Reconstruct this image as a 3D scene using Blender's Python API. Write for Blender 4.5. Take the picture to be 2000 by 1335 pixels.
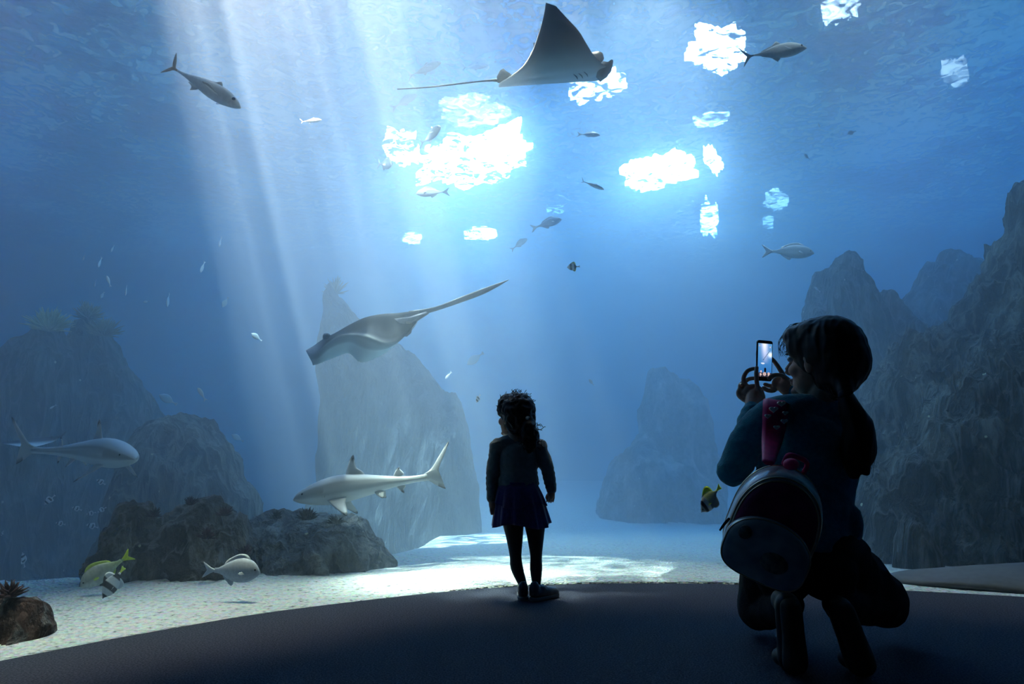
import bpy, bmesh, math, random
from mathutils import Vector, Matrix, noise, Euler
S = bpy.context.scene
for o in list(bpy.data.objects): bpy.data.objects.remove(o)
COL = S.collection
R = math.radians

# ------------------------------------------------------------------ camera
PITCH = R(8.2)
EYE = Vector((0, 0, 0.8))
FPX = 1333.0
cam_data = bpy.data.cameras.new('camera')
cam_data.sensor_width = 36.0
cam_data.lens = FPX / 2000 * 36
cam_data.clip_end = 200
cam = bpy.data.objects.new('camera', cam_data)
COL.objects.link(cam)
cam.location = EYE
cam.rotation_euler = (math.pi / 2 + PITCH, 0, 0)
S.camera = cam
_CR = Matrix.Rotation(math.pi / 2 + PITCH, 3, 'X')

def P(px, py, d):
    """world point seen at pixel (px, py) of the 2000 x 1335 frame, d metres in front (along +Y)"""
    v = _CR @ Vector(((px - 1000) / FPX, -(py - 667.5) / FPX, -1.0))
    return EYE + v * (d / v.y)

def mpp(d, py=667.5):
    """metres per pixel at distance d"""
    return d / FPX

# ------------------------------------------------------------------ light
arc_flood = 4.1
SURF = 6.4          # water surface height
wd = bpy.data.worlds.new('daylight'); S.world = wd; wd.use_nodes = True
wn = wd.node_tree.nodes; wl = wd.node_tree.links
bg = wn['Background']; bg.inputs[0].default_value = (0.18, 0.58, 1.0, 1); bg.inputs[1].default_value = 0.5
S.view_settings.view_transform = 'Standard'
S.view_settings.look = 'None'
S.view_settings.gamma = 1.0
S.view_settings.use_curve_mapping = False
S.view_settings.exposure = 0.0
cy = S.cycles
cy.use_denoising = True
cy.max_bounces = 8; cy.diffuse_bounces = 3; cy.glossy_bounces = 2; cy.transmission_bounces = 3
cy.volume_bounces = 1; cy.transparent_max_bounces = 14
cy.sample_clamp_indirect = 4.0
cy.volume_step_rate = 4.0
cy.caustics_reflective = False; cy.caustics_refractive = False

def link(o):
    COL.objects.link(o); return o

def node_mat(name):
    m = bpy.data.materials.new(name); m.use_nodes = True
    nt = m.node_tree; nt.nodes.clear()
    out = nt.nodes.new('ShaderNodeOutputMaterial')
    return m, nt, out

def gobo_light(name, kind, loc, target, energy, color, size=0.1, angle=30, blend=0.3, streak=None, scale=9.0, lo=.35, hi=.7):
    ld = bpy.data.lights.new(name, kind)
    ld.energy = energy; ld.color = color
    if kind == 'SPOT':
        ld.spot_size = R(angle); ld.spot_blend = blend; ld.shadow_soft_size = size
    if kind == 'AREA':
        ld.shape = 'RECTANGLE'; ld.size, ld.size_y = size if isinstance(size, tuple) else (size, size); ld.spread = R(angle)
    o = link(bpy.data.objects.new(name, ld))
    o.location = loc
    o.rotation_euler = (Vector(target) - Vector(loc)).to_track_quat('-Z', 'Y').to_euler()
    if streak:
        ld.use_nodes = True
        nt = ld.node_tree; nd = nt.nodes; em = nd['Emission']
        tc = nd.new('ShaderNodeTexCoord'); nz = nd.new('ShaderNodeTexNoise'); mp = nd.new('ShaderNodeMapRange')
        sep = nd.new('ShaderNodeSeparateXYZ'); dv = nd.new('ShaderNodeVectorMath'); dv.operation = 'DIVIDE'
        cmb = nd.new('ShaderNodeCombineXYZ')
        nt.links.new(tc.outputs['Normal'], sep.inputs[0])
        nt.links.new(tc.outputs['Normal'], dv.inputs[0])
        for i in range(3): nt.links.new(sep.outputs[2], cmb.inputs[i])
        nt.links.new(cmb.outputs[0], dv.inputs[1])
        nt.links.new(dv.outputs[0], nz.inputs['Vector'])
        nz.inputs['Scale'].default_value = scale; nz.inputs['Detail'].default_value = 3
        nt.links.new(nz.outputs['Fac'], mp.inputs['Value'])
        mp.inputs['From Min'].default_value = lo; mp.inputs['From Max'].default_value = hi
        mp.inputs['To Min'].default_value = 0.03; mp.inputs['To Max'].default_value = streak
        nt.links.new(mp.outputs[0], em.inputs['Strength'])
    return o

SKYLIGHTS = []      # filled below, used by the skylight builder
# unseen blue fill lights added above the pool to set the water's brightness
for nm, lx, ly, sx, sy, en in (('blue_fill_centre', .3, 11, 5, 7, 640), ('blue_fill_right', 8, 10, 6, 9, 800), ('blue_fill_far', -1, 19, 16, 6, 900), ('blue_fill_left', -7, 9, 6, 9, 420), ('blue_fill_mid', -1.5, 7.6, 8, 2, 330)):
    gobo_light(nm, 'AREA', (lx, ly, SURF + 1.1), (lx, ly, 0), en, (.05, .36, 1), (sx, sy), 100)
# added fill lights, out of view by the window, brighten the gravel before it
for lx, ly, nx, ny, en in ((-2.05, 2.45, -.77, .64, 190), (-1.25, 3.25, -.60, .80, 170), (-.3, 3.82, -.25, .97, 110), (1.0, 4.0, .05, 1, 90), (2.3, 3.78, .35, .94, 70), (3.5, 3.25, .5, .86, 60)):
    gobo_light('gravel_fill', 'AREA', (lx + nx * .75, ly + ny * .75, SURF - .25), (lx + nx * .28, ly + ny * .28, 0), en * .085, (1, .70, .50), (.9, .2), 19)
gobo_light('gravel_fill', 'AREA', (-.25, 5.0, SURF - .25), (.02, 4.6, 0), 55, (1, .80, .62), (2.0, .2), 10)  # added fill, out of view, whitens the pool of light on the gravel
# sunbeams through the ripples: the great shaft, and the one that lights the gravel by the window
def beam(name, a, b, up, en, col, ang, streak, scale, blend=.35):
    d = (b - a).normalized()
    return gobo_light(name, 'SPOT', a - d * up, b, en, col, .05, ang, blend, streak=streak, scale=scale)
beam('sun_shaft', P(545, 0, 6.0), P(700, 640, 7.3), 16, 1500000, (1, .62, .50), 8.2, 1.6, 105)
for (x, y), en, an in (((930, 330), 30000, 36), ((785, 300), 12000, 30), ((1300, 345), 20000, 30), ((1395, 420), 14000, 22), ((1400, 110), 9000, 30)):
    v = P(x, y, 1) - EYE; q = EYE + v * ((SURF + .5 - EYE.z) / v.z)
    gobo_light('skylight_beam', 'SPOT', q + Vector((-.4, 0, 1.6)), q + Vector((.5, -.6, -6)), en, (1, .78, .80), .25, an, 1.0)
beam('sun_pool', P(770, 0, 6.1), P(995, 1098, 4.72), 16, 330000, (1, .74, .58), 6.6, 1.6, 150, .5)
gobo_light('far_sand_fill', 'SPOT', (1.7, 8.2, SURF + 1.8), (1.5, 7.3, -.3), 7000, (1, .80, .68), .3, 48, 1.0)  # unseen spot added to brighten the far sand
# unseen front fill added over the window to light animals and rock faces
for lx, ly, tx, ty, tz, en, an in ((-2.0, 4.1, -4.0, 8.0, 0, 1500, 56), (1.3, 4.9, 4.9, 6.2, 1.6, 4500, 44), (-.6, 5.2, -3.4, 6.5, .3, 1800, 50)):
    gobo_light('front_fill', 'SPOT', (lx, ly, SURF + 1.6), (tx, ty, tz), en, (.8, .82, .85), .12, an, 1.0)
# ------------------------------------------------------------------ helpers
def mesh_obj(name, verts, faces, mat, parent=None, smooth=True, cols=None, mats=None, fm=None):
    me = bpy.data.meshes.new(name)
    me.from_pydata([tuple(v) for v in verts], [], faces)
    if cols is not None:
        a = me.color_attributes.new('col', 'FLOAT_COLOR', 'POINT')
        for i, c in enumerate(cols): a.data[i].color = (c[0], c[1], c[2], 1)
    me.materials.append(mat)
    for m in (mats or []): me.materials.append(m)
    if fm:
        for i, k in enumerate(fm): me.polygons[i].material_index = k
    if smooth: me.polygons.foreach_set('use_smooth', [True] * len(me.polygons))
    me.update()
    o = bpy.data.objects.new(name, me); COL.objects.link(o)
    if parent is not None: o.parent = parent
    return o

def tag(o, label=None, cat=None, group=None, kind=None):
    if label: o['label'] = label
    if cat: o['category'] = cat
    if group: o['group'] = group
    if kind: o['kind'] = kind
    return o

def pmat(name, color, rough=0.6, noise_amt=0.0, nscale=8.0, bump=0.0, bscale=40.0, color2=None, spec=0.3, attr=False, detail=4, sheen=0.0, metal=0.0, coords='Object', stretch=(1,1,1), coat=0.0):
    """principled material whose base colour varies with noise; attr=True reads the 'col' attribute as the colour"""
    m, nt, out = node_mat(name)
    nd, ln = nt.nodes, nt.links
    b = nd.new('ShaderNodeBsdfPrincipled'); ln.new(b.outputs[0], out.inputs['Surface'])
    b.inputs['Roughness'].default_value = rough; b.inputs['Specular IOR Level'].default_value = spec; b.inputs['Metallic'].default_value = metal
    if sheen: b.inputs['Sheen Weight'].default_value = sheen
    if coat: b.inputs['Coat Weight'].default_value = coat
    tc = nd.new('ShaderNodeTexCoord'); mp = nd.new('ShaderNodeMapping'); mp.inputs['Scale'].default_value = stretch
    ln.new(tc.outputs[coords], mp.inputs['Vector'])
    nz = nd.new('ShaderNodeTexNoise'); nz.inputs['Scale'].default_value = nscale; nz.inputs['Detail'].default_value = detail
    ln.new(mp.outputs[0], nz.inputs['Vector'])
    mix = nd.new('ShaderNodeMix'); mix.data_type = 'RGBA'
    rmp = nd.new('ShaderNodeMapRange'); rmp.inputs['From Min'].default_value = .35; rmp.inputs['From Max'].default_value = .65
    ln.new(nz.outputs['Fac'], rmp.inputs['Value']); ln.new(rmp.outputs[0], mix.inputs['Factor'])
    c = tuple(color) + (1,)
    c2 = tuple(color2) + (1,) if color2 else tuple(x * (1 - noise_amt) for x in color) + (1,)
    mix.inputs[6].default_value = c; mix.inputs[7].default_value = c2
    if attr:
        at = nd.new('ShaderNodeAttribute'); at.attribute_name = 'col'
        mul = nd.new('ShaderNodeMix'); mul.data_type = 'RGBA'; mul.blend_type = 'MULTIPLY'; mul.inputs['Factor'].default_value = 1
        ln.new(at.outputs['Color'], mul.inputs[6]); ln.new(mix.outputs[2], mul.inputs[7]); ln.new(mul.outputs[2], b.inputs['Base Color'])
    else:
        ln.new(mix.outputs[2], b.inputs['Base Color'])
    if bump:
        n2 = nd.new('ShaderNodeTexNoise'); n2.inputs['Scale'].default_value = bscale; n2.inputs['Detail'].default_value = 6
        ln.new(mp.outputs[0], n2.inputs['Vector'])
        bp = nd.new('ShaderNodeBump'); bp.inputs['Strength'].default_value = bump; bp.inputs['Distance'].default_value = .02
        ln.new(n2.outputs['Fac'], bp.inputs['Height']); ln.new(bp.outputs[0], b.inputs['Normal'])
    return m

def lerp(a, b, t): return a + (b - a) * t
def interp(pts, x):
    """smooth interpolation through a sorted list of (x, y)"""
    if x <= pts[0][0]: return pts[0][1]
    if x >= pts[-1][0]: return pts[-1][1]
    for i in range(len(pts) - 1):
        if pts[i][0] <= x <= pts[i + 1][0]:
            x0, y0 = pts[i]; x1, y1 = pts[i + 1]; h = x1 - x0; t = (x - x0) / h
            m0 = (y1 - y0) / h if i == 0 else (y1 - pts[i - 1][1]) / (x1 - pts[i - 1][0])
            m1 = (y1 - y0) / h if i + 2 >= len(pts) else (pts[i + 2][1] - y0) / (pts[i + 2][0] - x0)
            return ((2*t**3 - 3*t*t + 1) * y0 + (t**3 - 2*t*t + t) * h * m0 + (-2*t**3 + 3*t*t) * y1 + (t**3 - t*t) * h * m1)
def fbm(p, oct=4, sc=1.0, seed=0.0):
    v = 0; a = .5; q = Vector(p) * sc + Vector((seed, seed * 1.7, -seed))
    for _ in range(oct): v += a * noise.noise(q); q *= 2.03; a *= .5
    return v

# ------------------------------------------------------------------ the room
ARCP = [(-3.6, -3.0), (-3.35, -1.5), (-3.0, .2), (-2.6, 1.45), (-2.25, 2.2), (-1.878, 2.644), (-1.52, 3.03), (-.99, 3.46), (0, 3.93), (1.15, 4.0), (2.65, 3.68), (3.6, 3.2), (4.4, 2.5), (5.2, 1.3), (5.8, 0), (6.2, -1.5), (6.4, -3)]
def spline_poly(pts, n=4):
    out = []
    for i in range(len(pts) - 1):
        p0 = pts[max(i - 1, 0)]; p1 = pts[i]; p2 = pts[i + 1]; p3 = pts[min(i + 2, len(pts) - 1)]
        for k in range(n):
            t = k / n
            out.append(tuple(.5 * ((2 * p1[j]) + (-p0[j] + p2[j]) * t + (2*p0[j] - 5*p1[j] + 4*p2[j] - p3[j]) * t*t + (-p0[j] + 3*p1[j] - 3*p2[j] + p3[j]) * t**3) for j in range(len(p1))))
    out.append(tuple(pts[-1])); return out
ARC = spline_poly(ARCP, 6)
def arc_y(x):
    best = None
    for (x0, y0), (x1, y1) in zip(ARC, ARC[1:]):
        if x0 <= x <= x1: return lerp(y0, y1, (x - x0) / max(x1 - x0, 1e-6))
    return -3

m_floor = pmat('carpet_dark', (.105, .115, .150), .95, bump=.9, bscale=170, color2=(.042, .047, .065), nscale=140, spec=.05, detail=6)
n = len(ARC)
fv = [(x, y, 0) for x, y in ARC] + [(x, y, -.2) for x, y in ARC]
ff = [list(range(n))[::-1], list(range(n, 2 * n))] + [[i, i + 1, n + i + 1, n + i] for i in range(n - 1)] + [[n - 1, 0, n, 2 * n - 1]]
tag(mesh_obj('floor', fv, ff, m_floor, smooth=False), kind='structure')

m_wall = pmat('dark_plaster', (.018, .018, .022), .9, .2)
HC = 4.3
def box(name, a, b, mat, **k):
    v = [(x, y, z) for x in (a[0], b[0]) for y in (a[1], b[1]) for z in (a[2], b[2])]
    f = [(0, 1, 3, 2), (4, 6, 7, 5), (0, 4, 5, 1), (2, 3, 7, 6), (0, 2, 6, 4), (1, 5, 7, 3)]
    return mesh_obj(name, v, f, mat, smooth=False, **k)
tag(box('wall_back', (-3.8, -3.2, -.2), (6.6, -3.0, HC), m_wall), kind='structure')
# ceiling slab follows the window, the bulkhead above the window rises to the hall's roof
cv = [(x, y, HC) for x, y in ARC] + [(x, y, HC + .25) for x, y in ARC]
tag(mesh_obj('ceiling', cv, ff, m_wall, smooth=False), kind='structure')
def strip_wall(name, pts, z0, z1, th, mat):
    vs = []; fs = []
    for i, (x, y) in enumerate(pts):
        a = Vector(pts[max(i - 1, 0)]); b = Vector(pts[min(i + 1, len(pts) - 1)]); t = (b - a).normalized(); nn = Vector((-t.y, t.x)) * th
        vs += [(x, y, z0), (x, y, z1), (x + nn.x, y + nn.y, z0), (x + nn.x, y + nn.y, z1)]
    for i in range(len(pts) - 1):
        a = 4 * i; b = a + 4
        fs += [(a, b, b + 1, a + 1), (a + 2, a + 3, b + 3, b + 2), (a + 1, b + 1, b + 3, a + 3), (a, a + 2, b + 2, b)]
    fs += [(0, 1, 3, 2), (b, b + 2, b + 3, b + 1)]
    return mesh_obj(name, vs, fs, mat, smooth=False)
tag(strip_wall('wall_bulkhead', ARC, HC, 8.2, .05, m_wall), kind='structure')
# clear acrylic window: nothing of it shows in the photograph but what lies behind
m, nt, out = node_mat('clear_acrylic')
tb = nt.nodes.new('ShaderNodeBsdfTransparent'); tb.inputs[0].default_value = (.97, .985, .98, 1)
nt.links.new(tb.outputs[0], out.inputs['Surface'])
tag(strip_wall('window_1', ARC, -.2, HC, .03, m), kind='structure')

# ------------------------------------------------------------------ water, tank
TX0, TX1, TY1, TZ0 = -15.0, 15.0, 24.0, -3.2
def vol():
    m, nt, out = node_mat('tank_water')
    sc = nt.nodes.new('ShaderNodeVolumeScatter'); ab = nt.nodes.new('ShaderNodeVolumeAbsorption'); ad = nt.nodes.new('ShaderNodeAddShader')
    sc.inputs['Color'].default_value = SC_COL; sc.inputs['Density'].default_value = SC_D; sc.inputs['Anisotropy'].default_value = .3
    ab.inputs['Color'].default_value = AB_COL; ab.inputs['Density'].default_value = AB_D
    s2 = nt.nodes.new('ShaderNodeVolumeScatter'); s2.inputs['Color'].default_value = (.9, .95, 1, 1); s2.inputs['Density'].default_value = .035; s2.inputs['Anisotropy'].default_value = .88
    a2 = nt.nodes.new('ShaderNodeAddShader'); nt.links.new(sc.outputs[0], a2.inputs[0]); nt.links.new(s2.outputs[0], a2.inputs[1])
    nt.links.new(a2.outputs[0], ad.inputs[0]); nt.links.new(ab.outputs[0], ad.inputs[1]); nt.links.new(ad.outputs[0], out.inputs['Volume'])
    return m
SC_COL = (.72, .86, 1, 1); SC_D = .09
AB_COL = (.0, .66, .935, 1); AB_D = .14
off = .04
WP = []
for i, (x, y) in enumerate(ARC):
    a = Vector(ARC[max(i - 1, 0)]); b = Vector(ARC[min(i + 1, n - 1)]); t = (b - a).normalized(); WP.append((x - t.y * off, y + t.x * off))
WP = WP + [(TX1, -3.0), (TX1, TY1), (TX0, TY1), (TX0, -3.0)]
k = len(WP)
wv = [(x, y, TZ0) for x, y in WP] + [(x, y, SURF) for x, y in WP]
wf = [list(range(k)), list(range(k, 2 * k))[::-1]] + [[i, k + i, k + (i + 1) % k, (i + 1) % k] for i in range(k)]
water = mesh_obj('tank_water', wv, wf, vol(), smooth=False)
bmw = bmesh.new(); bmw.from_mesh(water.data); bmesh.ops.recalc_face_normals(bmw, faces=bmw.faces); bmw.to_mesh(water.data); bmw.free()
tag(water, kind='structure')

m_tank = pmat('tank_wall_blue', (.10, .20, .30), .9, .3, nscale=.6)
tag(box('wall_far', (TX0, TY1, TZ0), (TX1, TY1 + .3, SURF + 1.2), m_tank), kind='structure')
tag(box('wall_left', (TX0 - .3, -3.2, TZ0), (TX0, TY1, SURF + 1.2), m_tank), kind='structure')
tag(box('wall_right', (TX1, -3.2, TZ0), (TX1 + .3, TY1, SURF + 1.2), m_tank), kind='structure')
tag(box('wall_end', (TX0, -3.4, TZ0), (TX1, -3.21, SURF + 1.2), m_tank), kind='structure')

# rippled surface seen from below
def surf_mat():
    m, nt, out = node_mat('rippled_surface')
    nd, ln = nt.nodes, nt.links
    tr = nd.new('ShaderNodeBsdfTransparent'); tr.inputs[0].default_value = (.95, .97, 1, 1)
    gl = nd.new('ShaderNodeBsdfGlossy'); gl.inputs['Roughness'].default_value = .18; gl.inputs[0].default_value = (.85, .92, 1, 1)
    mx = nd.new('ShaderNodeMixShader')
    tc = nd.new('ShaderNodeTexCoord')
    nz = nd.new('ShaderNodeTexNoise'); nz.inputs['Scale'].default_value = 4.5; nz.inputs['Detail'].default_value = 5; nz.inputs['Distortion'].default_value = 1.2
    nb = nd.new('ShaderNodeTexNoise'); nb.inputs['Scale'].default_value = .55; nb.inputs['Detail'].default_value = 2
    ln.new(tc.outputs['Object'], nz.inputs['Vector']); ln.new(tc.outputs['Object'], nb.inputs['Vector'])
    ad = nd.new('ShaderNodeMath'); ad.operation = 'MULTIPLY_ADD'; ln.new(nb.outputs['Fac'], ad.inputs[0]); ad.inputs[1].default_value = .7; ln.new(nz.outputs['Fac'], ad.inputs[2])
    mr = nd.new('ShaderNodeMapRange'); mr.inputs['From Min'].default_value = .72; mr.inputs['From Max'].default_value = .98
    ln.new(ad.outputs[0], mr.inputs['Value']); ln.new(mr.outputs[0], mx.inputs[0])
    rf = nd.new('ShaderNodeBsdfRefraction'); rf.inputs['IOR'].default_value = 1.0; rf.inputs['Roughness'].default_value = .38
    m2 = nd.new('ShaderNodeMixShader'); m2.inputs[0].default_value = .4; ln.new(tr.outputs[0], m2.inputs[1]); ln.new(rf.outputs[0], m2.inputs[2])
    ln.new(gl.outputs[0], mx.inputs[1]); ln.new(m2.outputs[0], mx.inputs[2])
    bp = nd.new('ShaderNodeBump'); bp.inputs['Strength'].default_value = .6; bp.inputs['Distance'].default_value = .1
    ln.new(nz.outputs['Fac'], bp.inputs['Height']); ln.new(bp.outputs[0], gl.inputs['Normal'])
    ln.new(mx.outputs[0], out.inputs['Surface'])
    return m
zs = SURF + .01
tag(mesh_obj('water_surface', [(x, y, zs) for x, y in WP], [list(range(k))], surf_mat(), smooth=False), kind='structure')

# bright skylights over the tank
def emis(name, col, s):
    m, nt, out = node_mat(name)
    e = nt.nodes.new('ShaderNodeEmission'); e.inputs[0].default_value = tuple(col) + (1,); e.inputs[1].default_value = s
    nt.links.new(e.outputs[0], out.inputs['Surface']); return m
SKZ = 7.0
def on_plane(px, py, z=SKZ):
    v = P(px, py, 1) - EYE; t = (z - EYE.z) / v.z
    return EYE + v * t
PATCH = [(940, 310, 215, 84, -14, 110, 'largest blinding white skylight patch seen through the water, above the stingray'),
         (925, 222, 130, 46, 0, 5, 'faint ragged pale wisp just above the largest skylight patch'),
         (783, 292, 66, 62, 0, 80, 'round white glow left of the largest skylight patch, beside the light shaft'),
         (1290, 340, 130, 62, -10, 110, 'second largest white skylight patch, above the woman with the phone'),
         (1392, 318, 26, 44, -30, 90, 'small slanting white patch touching right end of second largest skylight patch'),
         (1400, 100, 104, 72, 0, 30, 'ragged white skylight patch behind tail of silver fish at top right'),
         (1160, 172, 96, 50, -15, 26, 'white skylight patch partly behind the head of the manta ray'),
         (1385, 432, 34, 66, 0, 50, 'narrow upright pale glow below the second largest skylight patch'),
         (1517, 395, 40, 30, 0, 6, 'soft pale glow right of the narrow upright glow, upper of two'),
         (1500, 437, 20, 20, 0, 6, 'small soft pale glow, lower of two, above the grey bream on the right'),
         (942, 460, 52, 18, 0, 110, 'small oval white glow directly below the largest skylight patch'),
         (806, 469, 34, 14, 0, 60, 'smallest oval glow below and left of the largest skylight patch'),
         (1640, 8, 66, 74, 0, 5, 'dim white patch cut by the top edge, right of the silver fish'),
         (1868, 145, 50, 40, 0, 2.2, 'dim violet-blue glow nearest the upper right corner'),
         (1390, 238, 56, 18, -8, 7, 'faint ragged pale streak between the two right-hand skylight patches'),
         (1085, 413, 30, 10, 0, 9, 'tiny ragged white fleck above the grey fish in mid water')]
SKN = 110
for i, (px, py, w, h, rot, st, where) in enumerate(PATCH):
    ring = []
    for a in range(SKN):
        t = a / SKN * 2 * math.pi; r = 1 + .9 * fbm((math.cos(t) * 1.6, math.sin(t) * 1.6, i * 5.3), 4, 1.0) + .55 * fbm((math.cos(t) * 5, math.sin(t) * 5, i * 3.1), 3, 1.0)
        u = math.copysign(abs(math.cos(t)) ** .8, math.cos(t)) * w / 2 * r; v = math.copysign(abs(math.sin(t)) ** .8, math.sin(t)) * h / 2 * r
        c, s_ = math.cos(R(rot)), math.sin(R(rot))
        ring.append(on_plane(px + u * c - v * s_, py + u * s_ + v * c))
    vs = [p for p in ring] + [p + Vector((0, 0, .12)) for p in ring]
    fs = [list(range(SKN)), list(range(SKN, 2 * SKN))[::-1]] + [[a, SKN + a, SKN + (a + 1) % SKN, (a + 1) % SKN] for a in range(SKN)]
    o = tag(mesh_obj('skylight', vs, fs, emis('skylight_glow', (.95, .90, 1), st), smooth=False), where, 'skylight', 'bright daylight openings over the pool')
# ------------------------------------------------------------------ sand
def sand_z(x, y):
    d = y - arc_y(x) if -3.6 < x < 6.4 else 2
    z = -.005 - .085 * max(0, min(y, 11) - 4.2) * 1.0
    wv_ = min(1, max(0, d / .8))
    z += (.06 * fbm((x, y, 0), 3, .5, 3) + .03 * fbm((x, y, 0), 3, 1.8, 9)) * (.25 + .75 * wv_)
    # drop-off at the left
    e = x + 1.15 + (y - 3.2) * .0
    edge = (y - 3.9) - .55 * (x + 2.6) - 0.55
    if x < 0:
        k_ = max(0, min(1, edge / 1.2)) * max(0, min(1, (-x - .9) / 1.3))
        z -= 1.9 * k_ * k_ * (3 - 2 * k_)
    return z
m_sand, nt, out = node_mat('white_gravel')
nd, ln = nt.nodes, nt.links
b = nd.new('ShaderNodeBsdfPrincipled'); ln.new(b.outputs[0], out.inputs['Surface']); b.inputs['Roughness'].default_value = .9; b.inputs['Specular IOR Level'].default_value = .1
tc = nd.new('ShaderNodeTexCoord')
v1 = nd.new('ShaderNodeTexVoronoi'); v1.inputs['Scale'].default_value = 55; v1.inputs['Randomness'].default_value = 1
n1 = nd.new('ShaderNodeTexNoise'); n1.inputs['Scale'].default_value = 34; n1.inputs['Detail'].default_value = 5
ln.new(tc.outputs['Object'], v1.inputs['Vector']); ln.new(tc.outputs['Object'], n1.inputs['Vector'])
cr = nd.new('ShaderNodeValToRGB'); cr.color_ramp.elements[0].position = .27; cr.color_ramp.elements[0].color = (.16, .17, .14, 1); cr.color_ramp.elements[1].position = .50; cr.color_ramp.elements[1].color = (.90, .90, .82, 1)
e_ = cr.color_ramp.elements.new(.38); e_.color = (.72, .72, .64, 1)
ln.new(n1.outputs['Fac'], cr.inputs[0])
mx = nd.new('ShaderNodeMix'); mx.data_type = 'RGBA'; mx.blend_type = 'MULTIPLY'; mx.inputs['Factor'].default_value = .22
ln.new(cr.outputs[0], mx.inputs[6]); ln.new(v1.outputs['Color'], mx.inputs[7]); ln.new(mx.outputs[2], b.inputs['Base Color'])
bp = nd.new('ShaderNodeBump'); bp.inputs['Strength'].default_value = .9; bp.inputs['Distance'].default_value = .03
ln.new(v1.outputs['Distance'], bp.inputs['Height']); ln.new(bp.outputs[0], b.inputs['Normal'])
sv = []; sf = []
xs = [TX0 + (TX1 - TX0) * i / 40 for i in range(41)]
xs = sorted(set([round(x, 3) for x in xs if x < -4 or x > 7] + [round(-4 + i * .11, 3) for i in range(101)]))
# rows run from the window backwards so that the near edge follows it
fr = [0] + [(.0022 * j + .00006 * j ** 2.6) for j in range(1, 200)]
fr = [f for f in fr if f < 1] + [1]
for x in xs:
    y0 = arc_y(x) + .035 if -3.55 < x < 6.35 else -2.95
    if x < -3 or x > 5.3: y0 = max(y0, -2.95)
    sv.append((x, y0 - .002, -.35))
    for f in fr:
        y = y0 + (TY1 - y0) * f
        sv.append((x, y, sand_z(x, y)))
nr = len(fr) + 1
for i in range(len(xs) - 1):
    for j in range(nr - 1):
        a = i * nr + j; sf.append((a, a + nr, a + nr + 1, a + 1))
tag(mesh_obj('ground', sv, sf, m_sand), kind='structure')
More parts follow.
